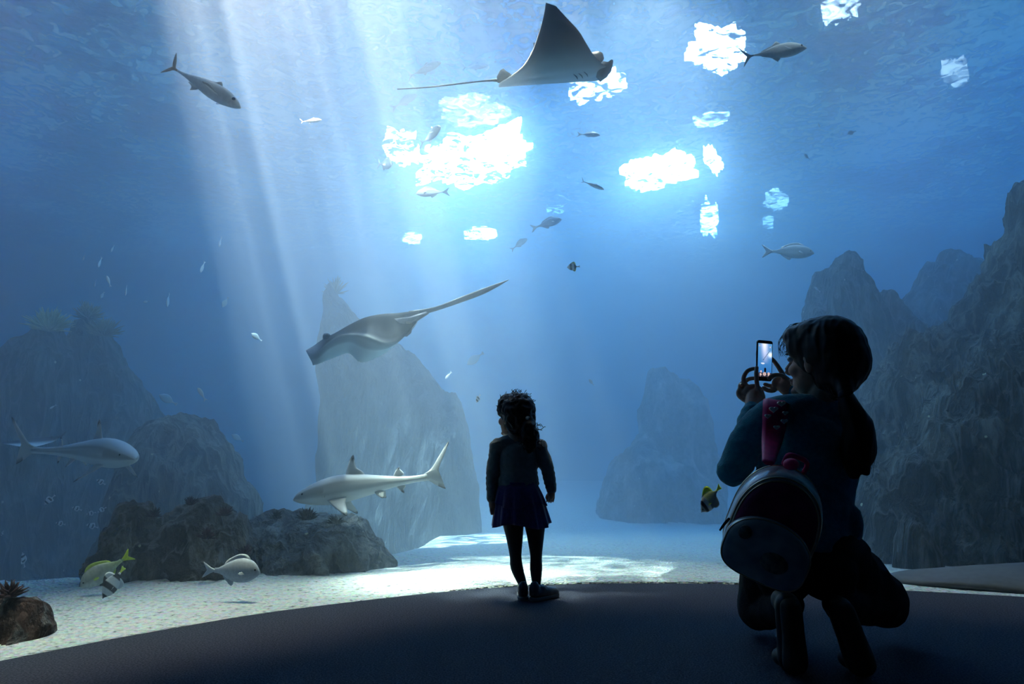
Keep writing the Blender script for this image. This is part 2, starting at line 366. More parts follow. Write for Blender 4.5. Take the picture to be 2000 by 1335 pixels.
# ------------------------------------------------------------------ rocks
def rock_mat(name, c1, c2, c3, spots=.0, scale=3.0, bump=.8, bscale=22, gully=.22, ridge_light=.38):
    m, nt, out = node_mat(name); nd, ln = nt.nodes, nt.links
    b = nd.new('ShaderNodeBsdfPrincipled'); ln.new(b.outputs[0], out.inputs['Surface']); b.inputs['Roughness'].default_value = .92; b.inputs['Specular IOR Level'].default_value = .1
    tc = nd.new('ShaderNodeTexCoord'); nz = nd.new('ShaderNodeTexNoise'); nz.inputs['Scale'].default_value = scale; nz.inputs['Detail'].default_value = 8; nz.inputs['Roughness'].default_value = .65
    mp = nd.new('ShaderNodeMapping'); mp.inputs['Scale'].default_value = (1, 1, .45)
    ln.new(tc.outputs['Object'], mp.inputs[0]); ln.new(mp.outputs[0], nz.inputs['Vector'])
    cr = nd.new('ShaderNodeValToRGB'); el = cr.color_ramp.elements
    el[0].position = .35; el[0].color = c1 + (1,); el[1].position = .68; el[1].color = c3 + (1,); e = el.new(.52); e.color = c2 + (1,)
    ln.new(nz.outputs['Fac'], cr.inputs[0]); colr = cr.outputs[0]
    if spots:
        vo = nd.new('ShaderNodeTexVoronoi'); vo.inputs['Scale'].default_value = 4.2; vo.inputs['Randomness'].default_value = 1
        ln.new(tc.outputs['Object'], vo.inputs['Vector'])
        lt = nd.new('ShaderNodeMath'); lt.operation = 'LESS_THAN'; lt.inputs[1].default_value = spots; ln.new(vo.outputs['Distance'], lt.inputs[0])
        mx = nd.new('ShaderNodeMix'); mx.data_type = 'RGBA'; ln.new(lt.outputs[0], mx.inputs['Factor']); ln.new(colr, mx.inputs[6]); mx.inputs[7].default_value = (.75, .78, .55, 1); colr = mx.outputs[2]
    n2 = nd.new('ShaderNodeTexNoise'); n2.inputs['Scale'].default_value = bscale; n2.inputs['Detail'].default_value = 8; n2.inputs['Roughness'].default_value = .7
    ln.new(tc.outputs['Object'], n2.inputs['Vector'])
    bp = nd.new('ShaderNodeBump'); bp.inputs['Strength'].default_value = bump; bp.inputs['Distance'].default_value = .05
    ln.new(n2.outputs['Fac'], bp.inputs['Height'])
    # worn vertical gullies
    m2 = nd.new('ShaderNodeMapping'); m2.inputs['Scale'].default_value = (1, 1, gully); ln.new(tc.outputs['Object'], m2.inputs[0])
    n3 = nd.new('ShaderNodeTexNoise'); n3.inputs['Scale'].default_value = 5.5; n3.inputs['Detail'].default_value = 5; n3.inputs['Distortion'].default_value = .4; ln.new(m2.outputs[0], n3.inputs['Vector'])
    ab = nd.new('ShaderNodeMath'); ab.operation = 'SUBTRACT'; ab.inputs[1].default_value = .5; ln.new(n3.outputs['Fac'], ab.inputs[0])
    a2 = nd.new('ShaderNodeMath'); a2.operation = 'ABSOLUTE'; ln.new(ab.outputs[0], a2.inputs[0])
    # ridge highlights painted into the colour: pale lines along the bump crests
    vr = nd.new('ShaderNodeMapRange'); vr.inputs['From Min'].default_value = .0; vr.inputs['From Max'].default_value = .05; vr.inputs['To Min'].default_value = ridge_light; vr.inputs['To Max'].default_value = 0
    ln.new(a2.outputs[0], vr.inputs['Value'])
    mv = nd.new('ShaderNodeMix'); mv.data_type = 'RGBA'; ln.new(vr.outputs[0], mv.inputs['Factor']); ln.new(colr, mv.inputs[6]); mv.inputs[7].default_value = (.42, .43, .42, 1)
    ln.new(mv.outputs[2], b.inputs['Base Color'])
    b2 = nd.new('ShaderNodeBump'); b2.invert = True; b2.inputs['Strength'].default_value = 1; b2.inputs['Distance'].default_value = .9
    ln.new(a2.outputs[0], b2.inputs['Height']); ln.new(bp.outputs[0], b2.inputs['Normal']); ln.new(b2.outputs[0], b.inputs['Normal'])
    return m
m_rock_dark = rock_mat('rock_dark', (.025, .030, .032), (.075, .078, .075), (.26, .26, .24), spots=.06)
m_rock_far = rock_mat('rock_far', (.02, .026, .034), (.045, .052, .062), (.10, .11, .12), ridge_light=.10)
m_rock_brown = rock_mat('rock_brown', (.045, .040, .034), (.10, .085, .07), (.24, .21, .17), spots=.05, scale=5, gully=.8)
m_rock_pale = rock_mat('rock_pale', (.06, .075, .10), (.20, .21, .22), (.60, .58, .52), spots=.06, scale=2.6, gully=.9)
m_rock_small = rock_mat('rock_encrusted', (.035, .025, .022), (.10, .06, .05), (.20, .13, .11), spots=.09, scale=9, gully=1)

def ridged(p): return 1 - 2 * abs(noise.noise(Vector(p)))

def curtain(tops, d, T, base_z=None, nu=120, nt_=64, flute=.12, ff=3.2, fine=.04, finef=7.0, lean=0.0, seed=0, pw=.75, zs=.28, xj=.5):
    """verts, faces of a rock mass whose crest runs through the given points; thickness T to each side of depth d(px)"""
    dfun = d if callable(d) else (lambda px: d)
    x0, x1 = tops[0][0], tops[-1][0]
    V = []; F = []
    for i in range(nu + 1):
        px = x0 + (x1 - x0) * i / nu
        dd = dfun(px); py = interp_lin(tops, px)
        top = P(px, py, dd); zb = base_z if base_z is not None else sand_z(top.x, dd) - .25
        zt = max(top.z, zb + .05)
        e = min(i, nu - i) / nu; wT = T * min(1, (e * 5 + .08)) ** .6
        for j in range(nt_):
            a = math.pi * (j / (nt_ - 1)); s = max(0.0, math.sin(a))
            z = zb + (zt - zb) * s ** pw
            y = dd - wT * math.cos(a) + lean * (z - zb)
            q = Vector((top.x, y, z))
            h = flute * (ridged((q.x * ff + seed, y * ff * .6, z * ff * zs)) + .5 * ridged((q.x * ff * 2.3 + seed, y * ff, z * ff * zs * 1.6 + 7)) - .6 + .45 * ridged((q.x * ff * 4.6 + seed, y * ff * 2, z * ff * zs * 2.2 + 3)))
            k = min(1.0, (zt - z) / (4 * flute + .05) + .35)
            side = -math.cos(a)
            g = (fbm(q, 4, finef, seed + 3) + .5 * ridged((q.x * finef * .8, q.y * finef * .8, q.z * finef * .35 + seed)) - .2) * fine * 2.6
            q.y += (-h * 1.5 if side > -2 else 0) * (1 if side <= 0 else -1) * k * (abs(side) ** .5) + g * side
            q.x += xj * 1.5 * h * math.sin(i * .0 + z * 2 + seed) * k + fbm(q, 3, finef * .8, seed + 8) * fine * 1.5
            q.z += (fbm(q, 4, finef, seed + 12) * fine * 2.6 + .25 * h * s) * min(1, (z - zb) * 2)
            V.append(q)
    for i in range(nu):
        for j in range(nt_ - 1):
            a = i * nt_ + j; F.append((a, a + 1, a + nt_ + 1, a + nt_))
        a = i * nt_; F.append((a, a + nt_, a + 2 * nt_ - 1, a + nt_ - 1))
    F.append(tuple(range(nt_))); F.append(tuple(reversed(range(nu * nt_, (nu + 1) * nt_))))
    return V, F
def interp_lin(pts, x):
    for (a, b), (c, e) in zip(pts, pts[1:]):
        if a <= x <= c: return lerp(b, e, (x - a) / max(1e-6, c - a))
    return pts[0][1] if x < pts[0][0] else pts[-1][1]
def rock(name, label, mat, curtains, cat='rock', group=None):
    V = []; F = []
    for c in curtains:
        v, f = curtain(**c); n0 = len(V); V += v; F += [tuple(n0 + i for i in q) for q in f]
    return tag(mesh_obj(name, V, F, mat), label, cat, group)

# right: near dark cliff
rock('rock_cliff', 'huge dark fluted rock cliff rising to the right edge behind the kneeling woman', m_rock_dark, [
    dict(tops=[(1660, 1085), (1700, 960), (1740, 905), (1790, 870), (1840, 800), (1900, 740), (1980, 690), (2150, 600), (2400, 640), (2560, 1000)], d=lambda x: 5.5 - (x - 1700) * .0006, T=.55, flute=.22, ff=3.6, fine=.045, finef=8, seed=1.3, nu=260, nt_=110, lean=.12),
    dict(tops=[(1670, 1060), (1690, 830), (1702, 790), (1722, 752), (1742, 735), (1762, 690), (1782, 662), (1812, 668), (1832, 655), (1852, 650), (1888, 642), (1902, 610), (1930, 572), (1958, 548), (1985, 500), (2005, 470), (2040, 400), (2090, 330), (2200, 260), (2400, 240), (2600, 500)], d=lambda x: 6.3 - (x - 1700) * .0006, T=.7, flute=.36, ff=2.3, fine=.075, seed=4.1, nu=280, nt_=130, lean=.10),
])
rock('rock_outcrop', 'dark knob of rock standing out of white gravel at foot of the right cliff', m_rock_dark, [
    dict(tops=[(1752, 1078), (1758, 1020), (1772, 996), (1788, 1000), (1802, 1030), (1812, 1060)], d=4.95, T=.16, flute=.03, ff=7, fine=.02, seed=9, nu=40, nt_=40)], group=None)
rock('rock_pinnacles', 'grey blue jagged rock pinnacles, sharp point farthest left, behind the right cliff', m_rock_dark, [
    dict(tops=[(1560, 1000), (1572, 640), (1590, 580), (1612, 540), (1632, 505), (1648, 488), (1668, 500), (1676, 535), (1684, 545), (1698, 570), (1708, 590), (1716, 600), (1722, 580), (1735, 572), (1748, 575), (1752, 620), (1760, 1000)], d=8.6, T=.7, flute=.26, ff=2.2, fine=.05, finef=4, seed=11, nu=170, nt_=90, zs=.15)])
rock('rock_bluff', 'broad round-topped grey blue rock bluff rising above the near cliff', m_rock_dark, [
    dict(tops=[(1690, 1000), (1735, 640), (1750, 610), (1765, 585), (1790, 560), (1802, 530), (1812, 520), (1830, 522), (1842, 498), (1862, 492), (1885, 498), (1900, 520), (1915, 535), (1935, 565), (1960, 640), (2000, 1000)], d=9.8, T=.9, flute=.30, ff=1.9, fine=.06, finef=4, seed=15, nu=170, nt_=90, zs=.12)])
# middle distance
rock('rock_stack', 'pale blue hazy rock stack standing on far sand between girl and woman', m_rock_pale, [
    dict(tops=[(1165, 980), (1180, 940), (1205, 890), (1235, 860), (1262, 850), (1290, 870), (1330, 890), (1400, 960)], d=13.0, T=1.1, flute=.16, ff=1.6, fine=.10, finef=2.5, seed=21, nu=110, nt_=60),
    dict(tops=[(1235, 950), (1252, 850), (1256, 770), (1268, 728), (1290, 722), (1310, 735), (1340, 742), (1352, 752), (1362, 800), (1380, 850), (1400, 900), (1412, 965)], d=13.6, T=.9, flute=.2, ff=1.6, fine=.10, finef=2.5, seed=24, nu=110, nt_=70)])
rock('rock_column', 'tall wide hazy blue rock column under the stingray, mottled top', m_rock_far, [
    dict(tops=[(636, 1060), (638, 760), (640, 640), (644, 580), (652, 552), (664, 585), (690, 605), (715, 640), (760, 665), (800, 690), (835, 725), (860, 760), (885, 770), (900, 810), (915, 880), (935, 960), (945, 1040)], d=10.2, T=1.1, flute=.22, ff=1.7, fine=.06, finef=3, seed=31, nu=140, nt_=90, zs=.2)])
# left group
rock('rock_tower', 'tall dark blue rock tower at far left, topped by tufts of pale coral', m_rock_dark, [
    dict(tops=[(-160, 1000), (-120, 720), (-30, 700), (20, 690), (60, 660), (90, 640), (118, 640), (140, 700), (150, 740), (165, 1000)], d=8.2, T=.9, flute=.16, ff=2.2, fine=.06, finef=4, seed=41, nu=110, nt_=80, base_z=-2.4),
    dict(tops=[(130, 1000), (145, 740), (155, 660), (170, 620), (190, 622), (215, 650), (228, 690), (250, 720), (272, 760), (284, 830), (292, 1000)], d=8.8, T=.7, flute=.14, ff=2.4, fine=.06, finef=4, seed=44, nu=90, nt_=80, base_z=-2.4)])
rock('rock_boulder', 'big rounded blue grey boulder behind the low reef rocks on left', m_rock_dark, [
    dict(tops=[(240, 1100), (248, 880), (262, 850), (300, 825), (330, 812), (370, 812), (410, 830), (438, 870), (460, 920), (490, 970), (510, 1080)], d=7.0, T=.9, flute=.07, ff=2.4, fine=.07, finef=3.5, seed=51, nu=110, nt_=80, base_z=-1.9, zs=.7)])
rock('reef_rock', 'dark brown lumpy reef rock with dark bushy growth, behind the yellow-tailed fish', m_rock_brown, [
    dict(tops=[(205, 1150), (222, 1020), (240, 990), (262, 980), (288, 990), (300, 1030), (306, 1150)], d=4.25, T=.22, flute=.04, ff=6, fine=.03, finef=9, seed=61, nu=80, nt_=60, zs=.8),
    dict(tops=[(270, 1150), (285, 1060), (300, 1030), (335, 1005), (362, 990), (385, 975), (402, 968), (425, 978), (440, 1000), (470, 1010), (482, 1050), (505, 1130), (512, 1150)], d=4.5, T=.36, flute=.05, ff=5, fine=.035, finef=8, seed=65, nu=120, nt_=70, zs=.8)])
rock('reef_boulder', 'pale blue white mottled boulder right of the brown reef rock, under the near shark', m_rock_pale, [
    dict(tops=[(440, 1140), (462, 1050), (480, 1024), (510, 1010), (545, 1006), (585, 1008), (620, 1012), (650, 1012), (680, 1014), (700, 1025), (720, 1050), (745, 1075), (768, 1105)], d=5.0, T=.5, flute=.07, ff=4, fine=.05, finef=6, seed=71, nu=130, nt_=70, zs=.9)])
rock('coral_rock', 'low dark reddish rock block on near gravel at left edge', m_rock_small, [
    dict(tops=[(-40, 1235), (-25, 1175), (5, 1166), (30, 1166), (62, 1168), (76, 1176), (80, 1200), (90, 1212), (102, 1222)], d=3.0, T=.14, flute=.015, ff=9, fine=.012, finef=16, seed=81, nu=60, nt_=50, zs=.9)])

def tuft(name, label, cat, c, r, n, mat, seed, ln=1.0, wid=.055, squash=.8):
    rnd = random.Random(seed); V = []; F = []
    for _ in range(n):
        th = rnd.uniform(0, 2 * math.pi); ph = rnd.uniform(-.15, 1.45)
        dr = Vector((math.cos(th) * math.cos(ph), math.sin(th) * math.cos(ph), math.sin(ph) * squash + .15)).normalized()
        L = r * ln * rnd.uniform(.75, 1.15); s = dr.cross(Vector((rnd.uniform(-1, 1), rnd.uniform(-1, 1), rnd.uniform(-1, 1)))).normalized(); u = dr.cross(s)
        bend = Vector((rnd.uniform(-.3, .3), rnd.uniform(-.3, .3), rnd.uniform(-.1, .3))) * r
        n0 = len(V); K = 5
        for k in range(K):
            t = k / (K - 1); w = r * wid * (1 - .75 * t ** 2.5) * rnd.uniform(.85, 1.1); cpt = c + dr * L * (.12 + .88 * t) + bend * t * t
            for a in range(5): V.append(cpt + s * w * math.cos(a * 1.2566) + u * w * math.sin(a * 1.2566))
        for k in range(K - 1):
            for a in range(5): F.append((n0 + k * 5 + a, n0 + k * 5 + (a + 1) % 5, n0 + k * 5 + 5 + (a + 1) % 5, n0 + k * 5 + 5 + a))
        F.append(tuple(n0 + (K - 1) * 5 + a for a in range(5)))
    return tag(mesh_obj(name, V, F, mat), label, cat)
m_coral = pmat('coral_pale', (.62, .60, .34), .8, color2=(.35, .36, .22), nscale=5)
m_coral2 = pmat('coral_olive', (.36, .32, .20), .8, color2=(.18, .18, .12), nscale=5)
m_coral3 = pmat('coral_maroon', (.055, .02, .025), .7, color2=(.02, .012, .016), nscale=30)
tuft('soft_coral', 'pale yellow tufted coral on the leftmost rock tower top', 'coral', P(96, 645, 7.9), .22, 200, m_coral, 1)
tuft('soft_coral', 'olive brown coral clump on the tall tower crest, upper of two', 'coral', P(172, 622, 8.5), .17, 200, m_coral2, 2)
tuft('soft_coral', 'olive brown coral clump lower on the tower crest, right of the upper one', 'coral', P(202, 655, 8.4), .19, 200, m_coral2, 3)
tuft('soft_coral', 'faint hazy coral tuft crowning the rock column above the stingray', 'coral', P(655, 572, 10.2), .20, 70, m_coral2, 4, squash=1.2)
tuft('anemone', 'dark maroon coral with blunt fingers on the small rock at left edge', 'coral', P(18, 1164, 2.95), .055, 60, m_coral3, 5, wid=.13)
for i, (px, py, d, r, lab) in enumerate([(300, 1008, 4.2, .07, 'dark bushy coral on the left shoulder of the brown reef rock'), (372, 985, 4.2, .06, 'dark bushy coral left of the brown reef rock summit'),
        (440, 1006, 4.2, .07, 'dark bushy coral right of the brown reef rock summit'), (405, 1050, 4.05, .07, 'dark bushy coral halfway down the front of the brown reef rock'),
        (478, 1080, 4.2, .06, 'dark bushy coral where brown reef rock meets pale boulder'), (600, 1014, 4.55, .09, 'broad dark bushy coral on the pale boulder below the near shark belly'),
        (655, 1022, 4.5, .07, 'bushy coral on the right part of the pale boulder'), (540, 1012, 4.6, .06, 'small bushy coral on the pale boulder under the near shark snout')]):
    tuft('bushy_coral', lab, 'coral', P(px, py, d), r * .7, 60, m_coral3 if i < 5 else m_rock_dark, 20 + i, wid=.10)['group'] = 'bushy corals on the reef rocks'
# loose stones on the gravel beside the low block
rock('rock_chip', 'small flat dark stone beside the reddish block at left edge', m_rock_small, [
    dict(tops=[(80, 1225), (86, 1203), (96, 1204), (106, 1214)], d=3.07, T=.05, flute=.004, ff=9, fine=.006, finef=20, seed=83, nu=24, nt_=24)])
# ------------------------------------------------------------------ animals
m_skin = {}
def skinmat(rough=.5, spec=.25, amt=.12, ns=14):
    key = (rough, spec, amt, ns)
    if key not in m_skin: m_skin[key] = pmat('animal_skin_%d' % len(m_skin), (1, 1, 1), rough, amt, nscale=ns, spec=spec, attr=True)
    return m_skin[key]

def empty(name, loc, label=None, cat=None, group=None, mat=None):
    o = bpy.data.objects.new(name, None); COL.objects.link(o); o.empty_display_size = .1
    if mat is not None: o.matrix_world = mat
    else: o.location = loc
    return tag(o, label, cat, group)

def cr(p0, p1, p2, p3, t):
    return .5 * ((2 * p1) + (p2 - p0) * t + (2 * p0 - 5 * p1 + 4 * p2 - p3) * t * t + (3 * p1 - 3 * p2 + p3 - p0) * t ** 3)
def cr_list(L, n, closed=False):
    out = []; N = len(L); m = N if closed else N - 1
    for i in range(m):
        for k in range(n):
            if closed: a = [L[(i + j) % N] for j in (-1, 0, 1, 2)]
            else: a = [L[min(max(i + j, 0), N - 1)] for j in (-1, 0, 1, 2)]
            out.append(cr(a[0], a[1], a[2], a[3], k / n))
    if not closed: out.append(L[-1])
    return out
def loft(loops, cols, n_a=5, n_b=5, cap=True):
    """smooth surface through closed loops of points; cols give a colour per loop point"""
    K = len(loops[0])
    L6 = [[list(p) + list(c) for p, c in zip(l, cc)] for l, cc in zip(loops, cols)]
    V6 = [[Vector((q[0], q[1], q[2])) for q in l] for l in L6]; C6 = [[Vector(q[3:6]) for q in l] for l in L6]
    rows = []; crow = []
    tr = [cr_list([l[k] for l in V6], n_a) for k in range(K)]; tc_ = [[a.lerp(b, t / n_a) for a, b in zip([l[k] for l in C6], [l[k] for l in C6][1:]) for t in range(n_a)] + [C6[-1][k]] for k in range(K)]
    V = []; C = []; F = []
    for r in range(len(tr[0])):
        ring = cr_list([tr[k][r] for k in range(K)], n_b, True); cc = [tc_[k][r] for k in range(K)]
        rc = [cc[i].lerp(cc[(i + 1) % K], max(0, t / n_b * 4 - 3)) for i in range(K) for t in range(n_b)]
        V += ring; C += rc
    M = K * n_b; Rn = len(tr[0])
    for r in range(Rn - 1):
        for a in range(M): F.append((r * M + a, r * M + (a + 1) % M, (r + 1) * M + (a + 1) % M, (r + 1) * M + a))
    if cap: F.append(tuple(range(M))[::-1]); F.append(tuple(range((Rn - 1) * M, Rn * M)))
    return V, F, C

def fix_normals(o):
    bm = bmesh.new(); bm.from_mesh(o.data); bmesh.ops.recalc_face_normals(bm, faces=bm.faces); bm.to_mesh(o.data); bm.free(); return o

def tube(pts, rad, n=8, flat=1.0, up=Vector((0, 0, 1)), sub=4):
    """tapered tube along pts; flat<1 squeezes it across"""
    C = cr_list([Vector(p) for p in pts], sub); rr = cr_list([Vector((r, 0, 0)) for r in rad], sub); V = []; F = []
    for i, c in enumerate(C):
        t = (C[min(i + 1, len(C) - 1)] - C[max(i - 1, 0)]).normalized()
        s = t.cross(up)
        if s.length < .05: s = t.cross(Vector((1, 0, 0)))
        s.normalize(); u = s.cross(t); r = max(rr[i].x, 1e-4)
        for a in range(n):
            th = 2 * math.pi * a / n; V.append(c + u * r * math.sin(th) + s * r * flat * math.cos(th))
    for i in range(len(C) - 1):
        for a in range(n): F.append((i * n + a, i * n + (a + 1) % n, (i + 1) * n + (a + 1) % n, (i + 1) * n + a))
    F.append(tuple(range(n))[::-1]); F.append(tuple(range((len(C) - 1) * n, len(C) * n)))
    return V, F

def plate(outline, th, colf, sub=3, closed=True, curl=0.0):
    """fin: a lens-shaped plate in the local XZ plane with real thickness. outline: [(x, z)]"""
    o2 = cr_list([Vector((x, 0, z)) for x, z in outline], sub, True) if sub > 1 else [Vector((x, 0, z)) for x, z in outline]
    c = sum(o2, Vector()) / len(o2); n = len(o2)
    V = list(o2)
    for sgn in (1, -1):
        for f, t in ((.72, .7), (.35, 1.0)):
            V += [c + (p - c) * f + Vector((0, sgn * th * t / 2, 0)) for p in o2]
        V.append(c + Vector((0, sgn * th / 2, 0)))
    F = []
    for k, base in enumerate((n, 3 * n + 1)):
        r1 = base; r2 = base + n; ce = base + 2 * n
        for a in range(n):
            b = (a + 1) % n
            F += [(a, b, r1 + b, r1 + a) if k else (b, a, r1 + a, r1 + b), (r1 + a, r1 + b, r2 + b, r2 + a) if k else (r1 + b, r1 + a, r2 + a, r2 + b), (r2 + a, r2 + b, ce) if k else (r2 + b, r2 + a, ce)]
    C = [colf(v.x, v.z) for v in V]
    if curl: V = [Vector((v.x, v.y + curl * v.z * v.z, v.z)) for v in V]
    return V, F, C

def fish_mesh_body(top, bot, wid, colf, nseg=16, nst=26, power=1.0):
    """body from nose (t=0) to tail root (t=1), length 1 along -X, nose at x=.5"""
    V = []; C = []; F = []
    for i in range(nst + 1):
        t = i / nst; t2 = t ** 1.15
        zt = interp(top, t2); zb = interp(bot, t2); w = interp(wid, t2); zc = (zt + zb) / 2; h = (zt - zb) / 2
        for a in range(nseg):
            th = 2 * math.pi * a / nseg
            y = w * math.cos(th); z = zc + h * math.sin(th)
            V.append(Vector((.5 - t2, y, z))); C.append(colf(t2, math.sin(th), z))
    for i in range(nst):
        for a in range(nseg): F.append((i * nseg + a, i * nseg + (a + 1) % nseg, (i + 1) * nseg + (a + 1) % nseg, (i + 1) * nseg + a))
    F.append(tuple(range(nseg))[::-1]); F.append(tuple(range(nst * nseg, (nst + 1) * nseg)))
    return V, F, C

KINDS = {
 'bream': dict(top=[(0, .01), (.08, .10), (.2, .165), (.4, .19), (.6, .16), (.8, .085), (.92, .04), (1, .038)], bot=[(0, -.02), (.08, -.07), (.25, -.135), (.45, -.15), (.65, -.12), (.82, -.06), (.93, -.035), (1, -.034)], wid=[(0, .012), (.1, .05), (.3, .085), (.6, .06), (.9, .015), (1, .01)],
    tail=[(.02, .02), (-.08, .06), (-.26, .17), (-.20, .05), (-.17, 0), (-.20, -.05), (-.26, -.17), (-.08, -.06), (.02, -.02)],
    dorsal=[(.27, .15), (.18, .235), (0, .24), (-.2, .17), (-.28, .12), (-.28, .07), (0, .15)], anal=[(-.05, -.12), (-.1, -.2), (-.22, -.14), (-.3, -.08), (-.28, -.05), (-.1, -.1)], pect=(.22, -.03, .17, .05)),
 'jack': dict(top=[(0, 0), (.06, .07), (.2, .14), (.4, .165), (.6, .13), (.8, .06), (.92, .022), (1, .018)], bot=[(0, -.02), (.08, -.06), (.25, -.12), (.45, -.14), (.65, -.11), (.82, -.05), (.93, -.022), (1, -.018)], wid=[(0, .012), (.1, .05), (.3, .075), (.6, .05), (.9, .014), (1, .01)],
    tail=[(.02, .015), (-.06, .03), (-.16, .13), (-.24, .22), (-.18, .09), (-.11, 0), (-.18, -.09), (-.24, -.22), (-.16, -.13), (-.06, -.03), (.02, -.015)],
    dorsal=[(.06, .15), (-.02, .235), (-.06, .17), (-.2, .12), (-.34, .06), (-.32, .04), (-.1, .12)], anal=[(-.02, -.12), (-.10, -.21), (-.12, -.15), (-.22, -.1), (-.36, -.05), (-.33, -.03), (-.15, -.1)], pect=(.2, -.03, .22, .035)),
 'tuna': dict(top=[(0, 0), (.08, .05), (.25, .095), (.45, .10), (.65, .075), (.82, .035), (.93, .016), (1, .012)], bot=[(0, -.02), (.08, -.05), (.25, -.085), (.45, -.09), (.65, -.06), (.82, -.03), (.93, -.016), (1, -.012)], wid=[(0, .012), (.1, .05), (.3, .075), (.6, .055), (.9, .018), (1, .01)],
    tail=[(.02, .012), (-.05, .02), (-.12, .10), (-.22, .19), (-.15, .07), (-.08, 0), (-.12, -.06), (-.16, -.13), (-.09, -.07), (-.05, -.02), (.02, -.012)],
    dorsal=[(.12, .09), (.06, .15), (.02, .12), (-.1, .085), (-.05, .08)], anal=[(-.1, -.07), (-.17, -.13), (-.18, -.09), (-.28, -.05), (-.2, -.05)], pect=(.22, -.04, .2, .04)),
 'disc': dict(top=[(0, 0), (.06, .05), (.2, .22), (.4, .34), (.6, .33), (.8, .20), (.92, .07), (1, .05)], bot=[(0, -.02), (.06, -.05), (.2, -.2), (.4, -.3), (.6, -.3), (.8, -.18), (.92, -.06), (1, -.05)], wid=[(0, .012), (.1, .04), (.3, .075), (.6, .055), (.9, .015), (1, .01)],
    tail=[(.02, .03), (-.1, .06), (-.22, .11), (-.21, 0), (-.22, -.11), (-.1, -.06), (.02, -.03)],
    dorsal=[(.2, .27), (.05, .4), (-.15, .5), (-.3, .42), (-.36, .2), (-.3, .12), (-.05, .28)], anal=[(.0, -.26), (-.1, -.4), (-.28, -.42), (-.36, -.2), (-.32, -.1), (-.1, -.26)], pect=(.16, -.03, .14, .05)),
}
def make_fish(kind, label, head, tail, d, pal, group=None, name='fish', cat='fish', dd=0.0, roll=0.0, parts=True, tailcol=None, fincol=None, thick=1.0, deep=1.0):
    """a fish whose nose is at pixel head and tail tip at pixel tail; dd metres the tail is farther away"""
    K = KINDS[kind]; a = P(head[0], head[1], d - dd / 2); b = P(tail[0], tail[1], d + dd / 2)
    L = (a - b).length / 1.24
    X = (a - b).normalized(); Y = Vector((0, 0, 1)).cross(X).normalized(); Z = X.cross(Y)
    M = Matrix.Identity(4)
    for i, v in enumerate((X, Y, Z)):
        for r in range(3): M[r][i] = v[r] * L
    M = M @ Matrix.Rotation(R(roll), 4, 'X')
    c = a - X * L * .5; M.translation = c
    root = empty(name, None, label, cat, group, mat=M)
    sc = lambda L_: [(t, z * deep) for t, z in L_]
    V, F, C = fish_mesh_body(sc(K['top']), sc(K['bot']), [(t, w * thick) for t, w in K['wid']], pal)
    m = skinmat(.38, .4, .15, 20)
    fix_normals(mesh_obj('body', V, F, m, root, cols=C))
    tcf = tailcol or (lambda x, z: pal(1, 0, z)); fcf = fincol or (lambda x, z: pal(.5, 1 if z > 0 else -1, z))
    def part(nm, outline, th, cf, off=(0, 0, 0), rot=None):
        V, F, C = plate(outline, th, cf)
        o = fix_normals(mesh_obj(nm, V, F, m, root, cols=C)); o.location = off
        if rot: o.rotation_euler = rot
        return o
    part('tail_fin', K['tail'], .02, tcf, (-.5, 0, 0))
    if parts:
        part('dorsal_fin', [(x, z * deep) for x, z in K['dorsal']], .012, fcf); part('anal_fin', [(x, z * deep) for x, z in K['anal']], .012, fcf)
        x, z, l, w = K['pect']
        for s in (1, -1):
            part('pectoral_fin', [(0, w * .3), (-l * .6, w), (-l, w * .3), (-l * .7, -w * .5), (0, -w * .3)], .008, fcf, (x, s * .065 * thick, z), (R(-20), 0, R(-s * 28)))
            bm = bmesh.new(); bmesh.ops.create_uvsphere(bm, u_segments=10, v_segments=8, radius=.022)
            me = bpy.data.meshes.new('eye'); bm.to_mesh(me); bm.free(); me.materials.append(m_eye)
            e = bpy.data.objects.new('eye', me); COL.objects.link(e); e.parent = root; e.location = (.5 - .1, s * .040 * thick, interp(K['top'], .1) * .35 * deep)
    return root
m_eye = pmat('fish_eye', (.01, .01, .012), .15, spec=.6)
def shade(back, belly, cut=0.0, soft=.35):
    def f(t, s, z):
        k = max(0, min(1, (s - cut + soft) / (2 * soft)))
        return tuple(lerp(b, a, k) for a, b in zip(back, belly))
    return f
def const(c): return lambda *a: c

SILVER = shade((.5, .53, .56), (.92, .93, .94)); GREY = shade((.10, .14, .18), (.22, .28, .33)); PALE = shade((.7, .74, .78), (.9, .92, .94))
make_fish('tuna', 'slim silver tuna-like fish diving left of the light shaft, brown forked tail raised', (470, 209), (319, 122), 4.6, shade((.30, .27, .26), (.97, .92, .88), .7, .3), name='bonito', dd=.15, roll=-18, tailcol=const((.35, .22, .14)), thick=1.15)
make_fish('jack', 'large silver jack fish with forked tail at upper right beside ragged white patch', (1575, 93), (1447, 112), 5.2, shade((.85, .84, .82), (.75, .76, .78), .1), name='jack_fish', roll=-8, tailcol=const((.12, .16, .20)))
make_fish('bream', 'pale blue-grey bream facing right just above the rock pinnacles', (1590, 494), (1490, 490), 7.0, PALE, name='bream', thick=.9)
make_fish('jack', 'dark fish silhouette with tail low left, upper of two against the white glows', (861, 248), (820, 283), 6.6, GREY, name='dark_fish', dd=.3, deep=1.25)
make_fish('bream', 'dark bream silhouette facing left just below the largest skylight patch', (812, 378), (877, 374), 6.8, GREY, name='dark_fish')
make_fish('jack', 'dim grey fish with crescent tail, left of the manta ray above its tail', (862, 122), (796, 150), 7.6, GREY, name='dark_fish', dd=.2)
make_fish('jack', 'very faint grey fish between crescent-tailed fish and the manta ray fin', (955, 128), (902, 132), 8.6, GREY, name='dark_fish')
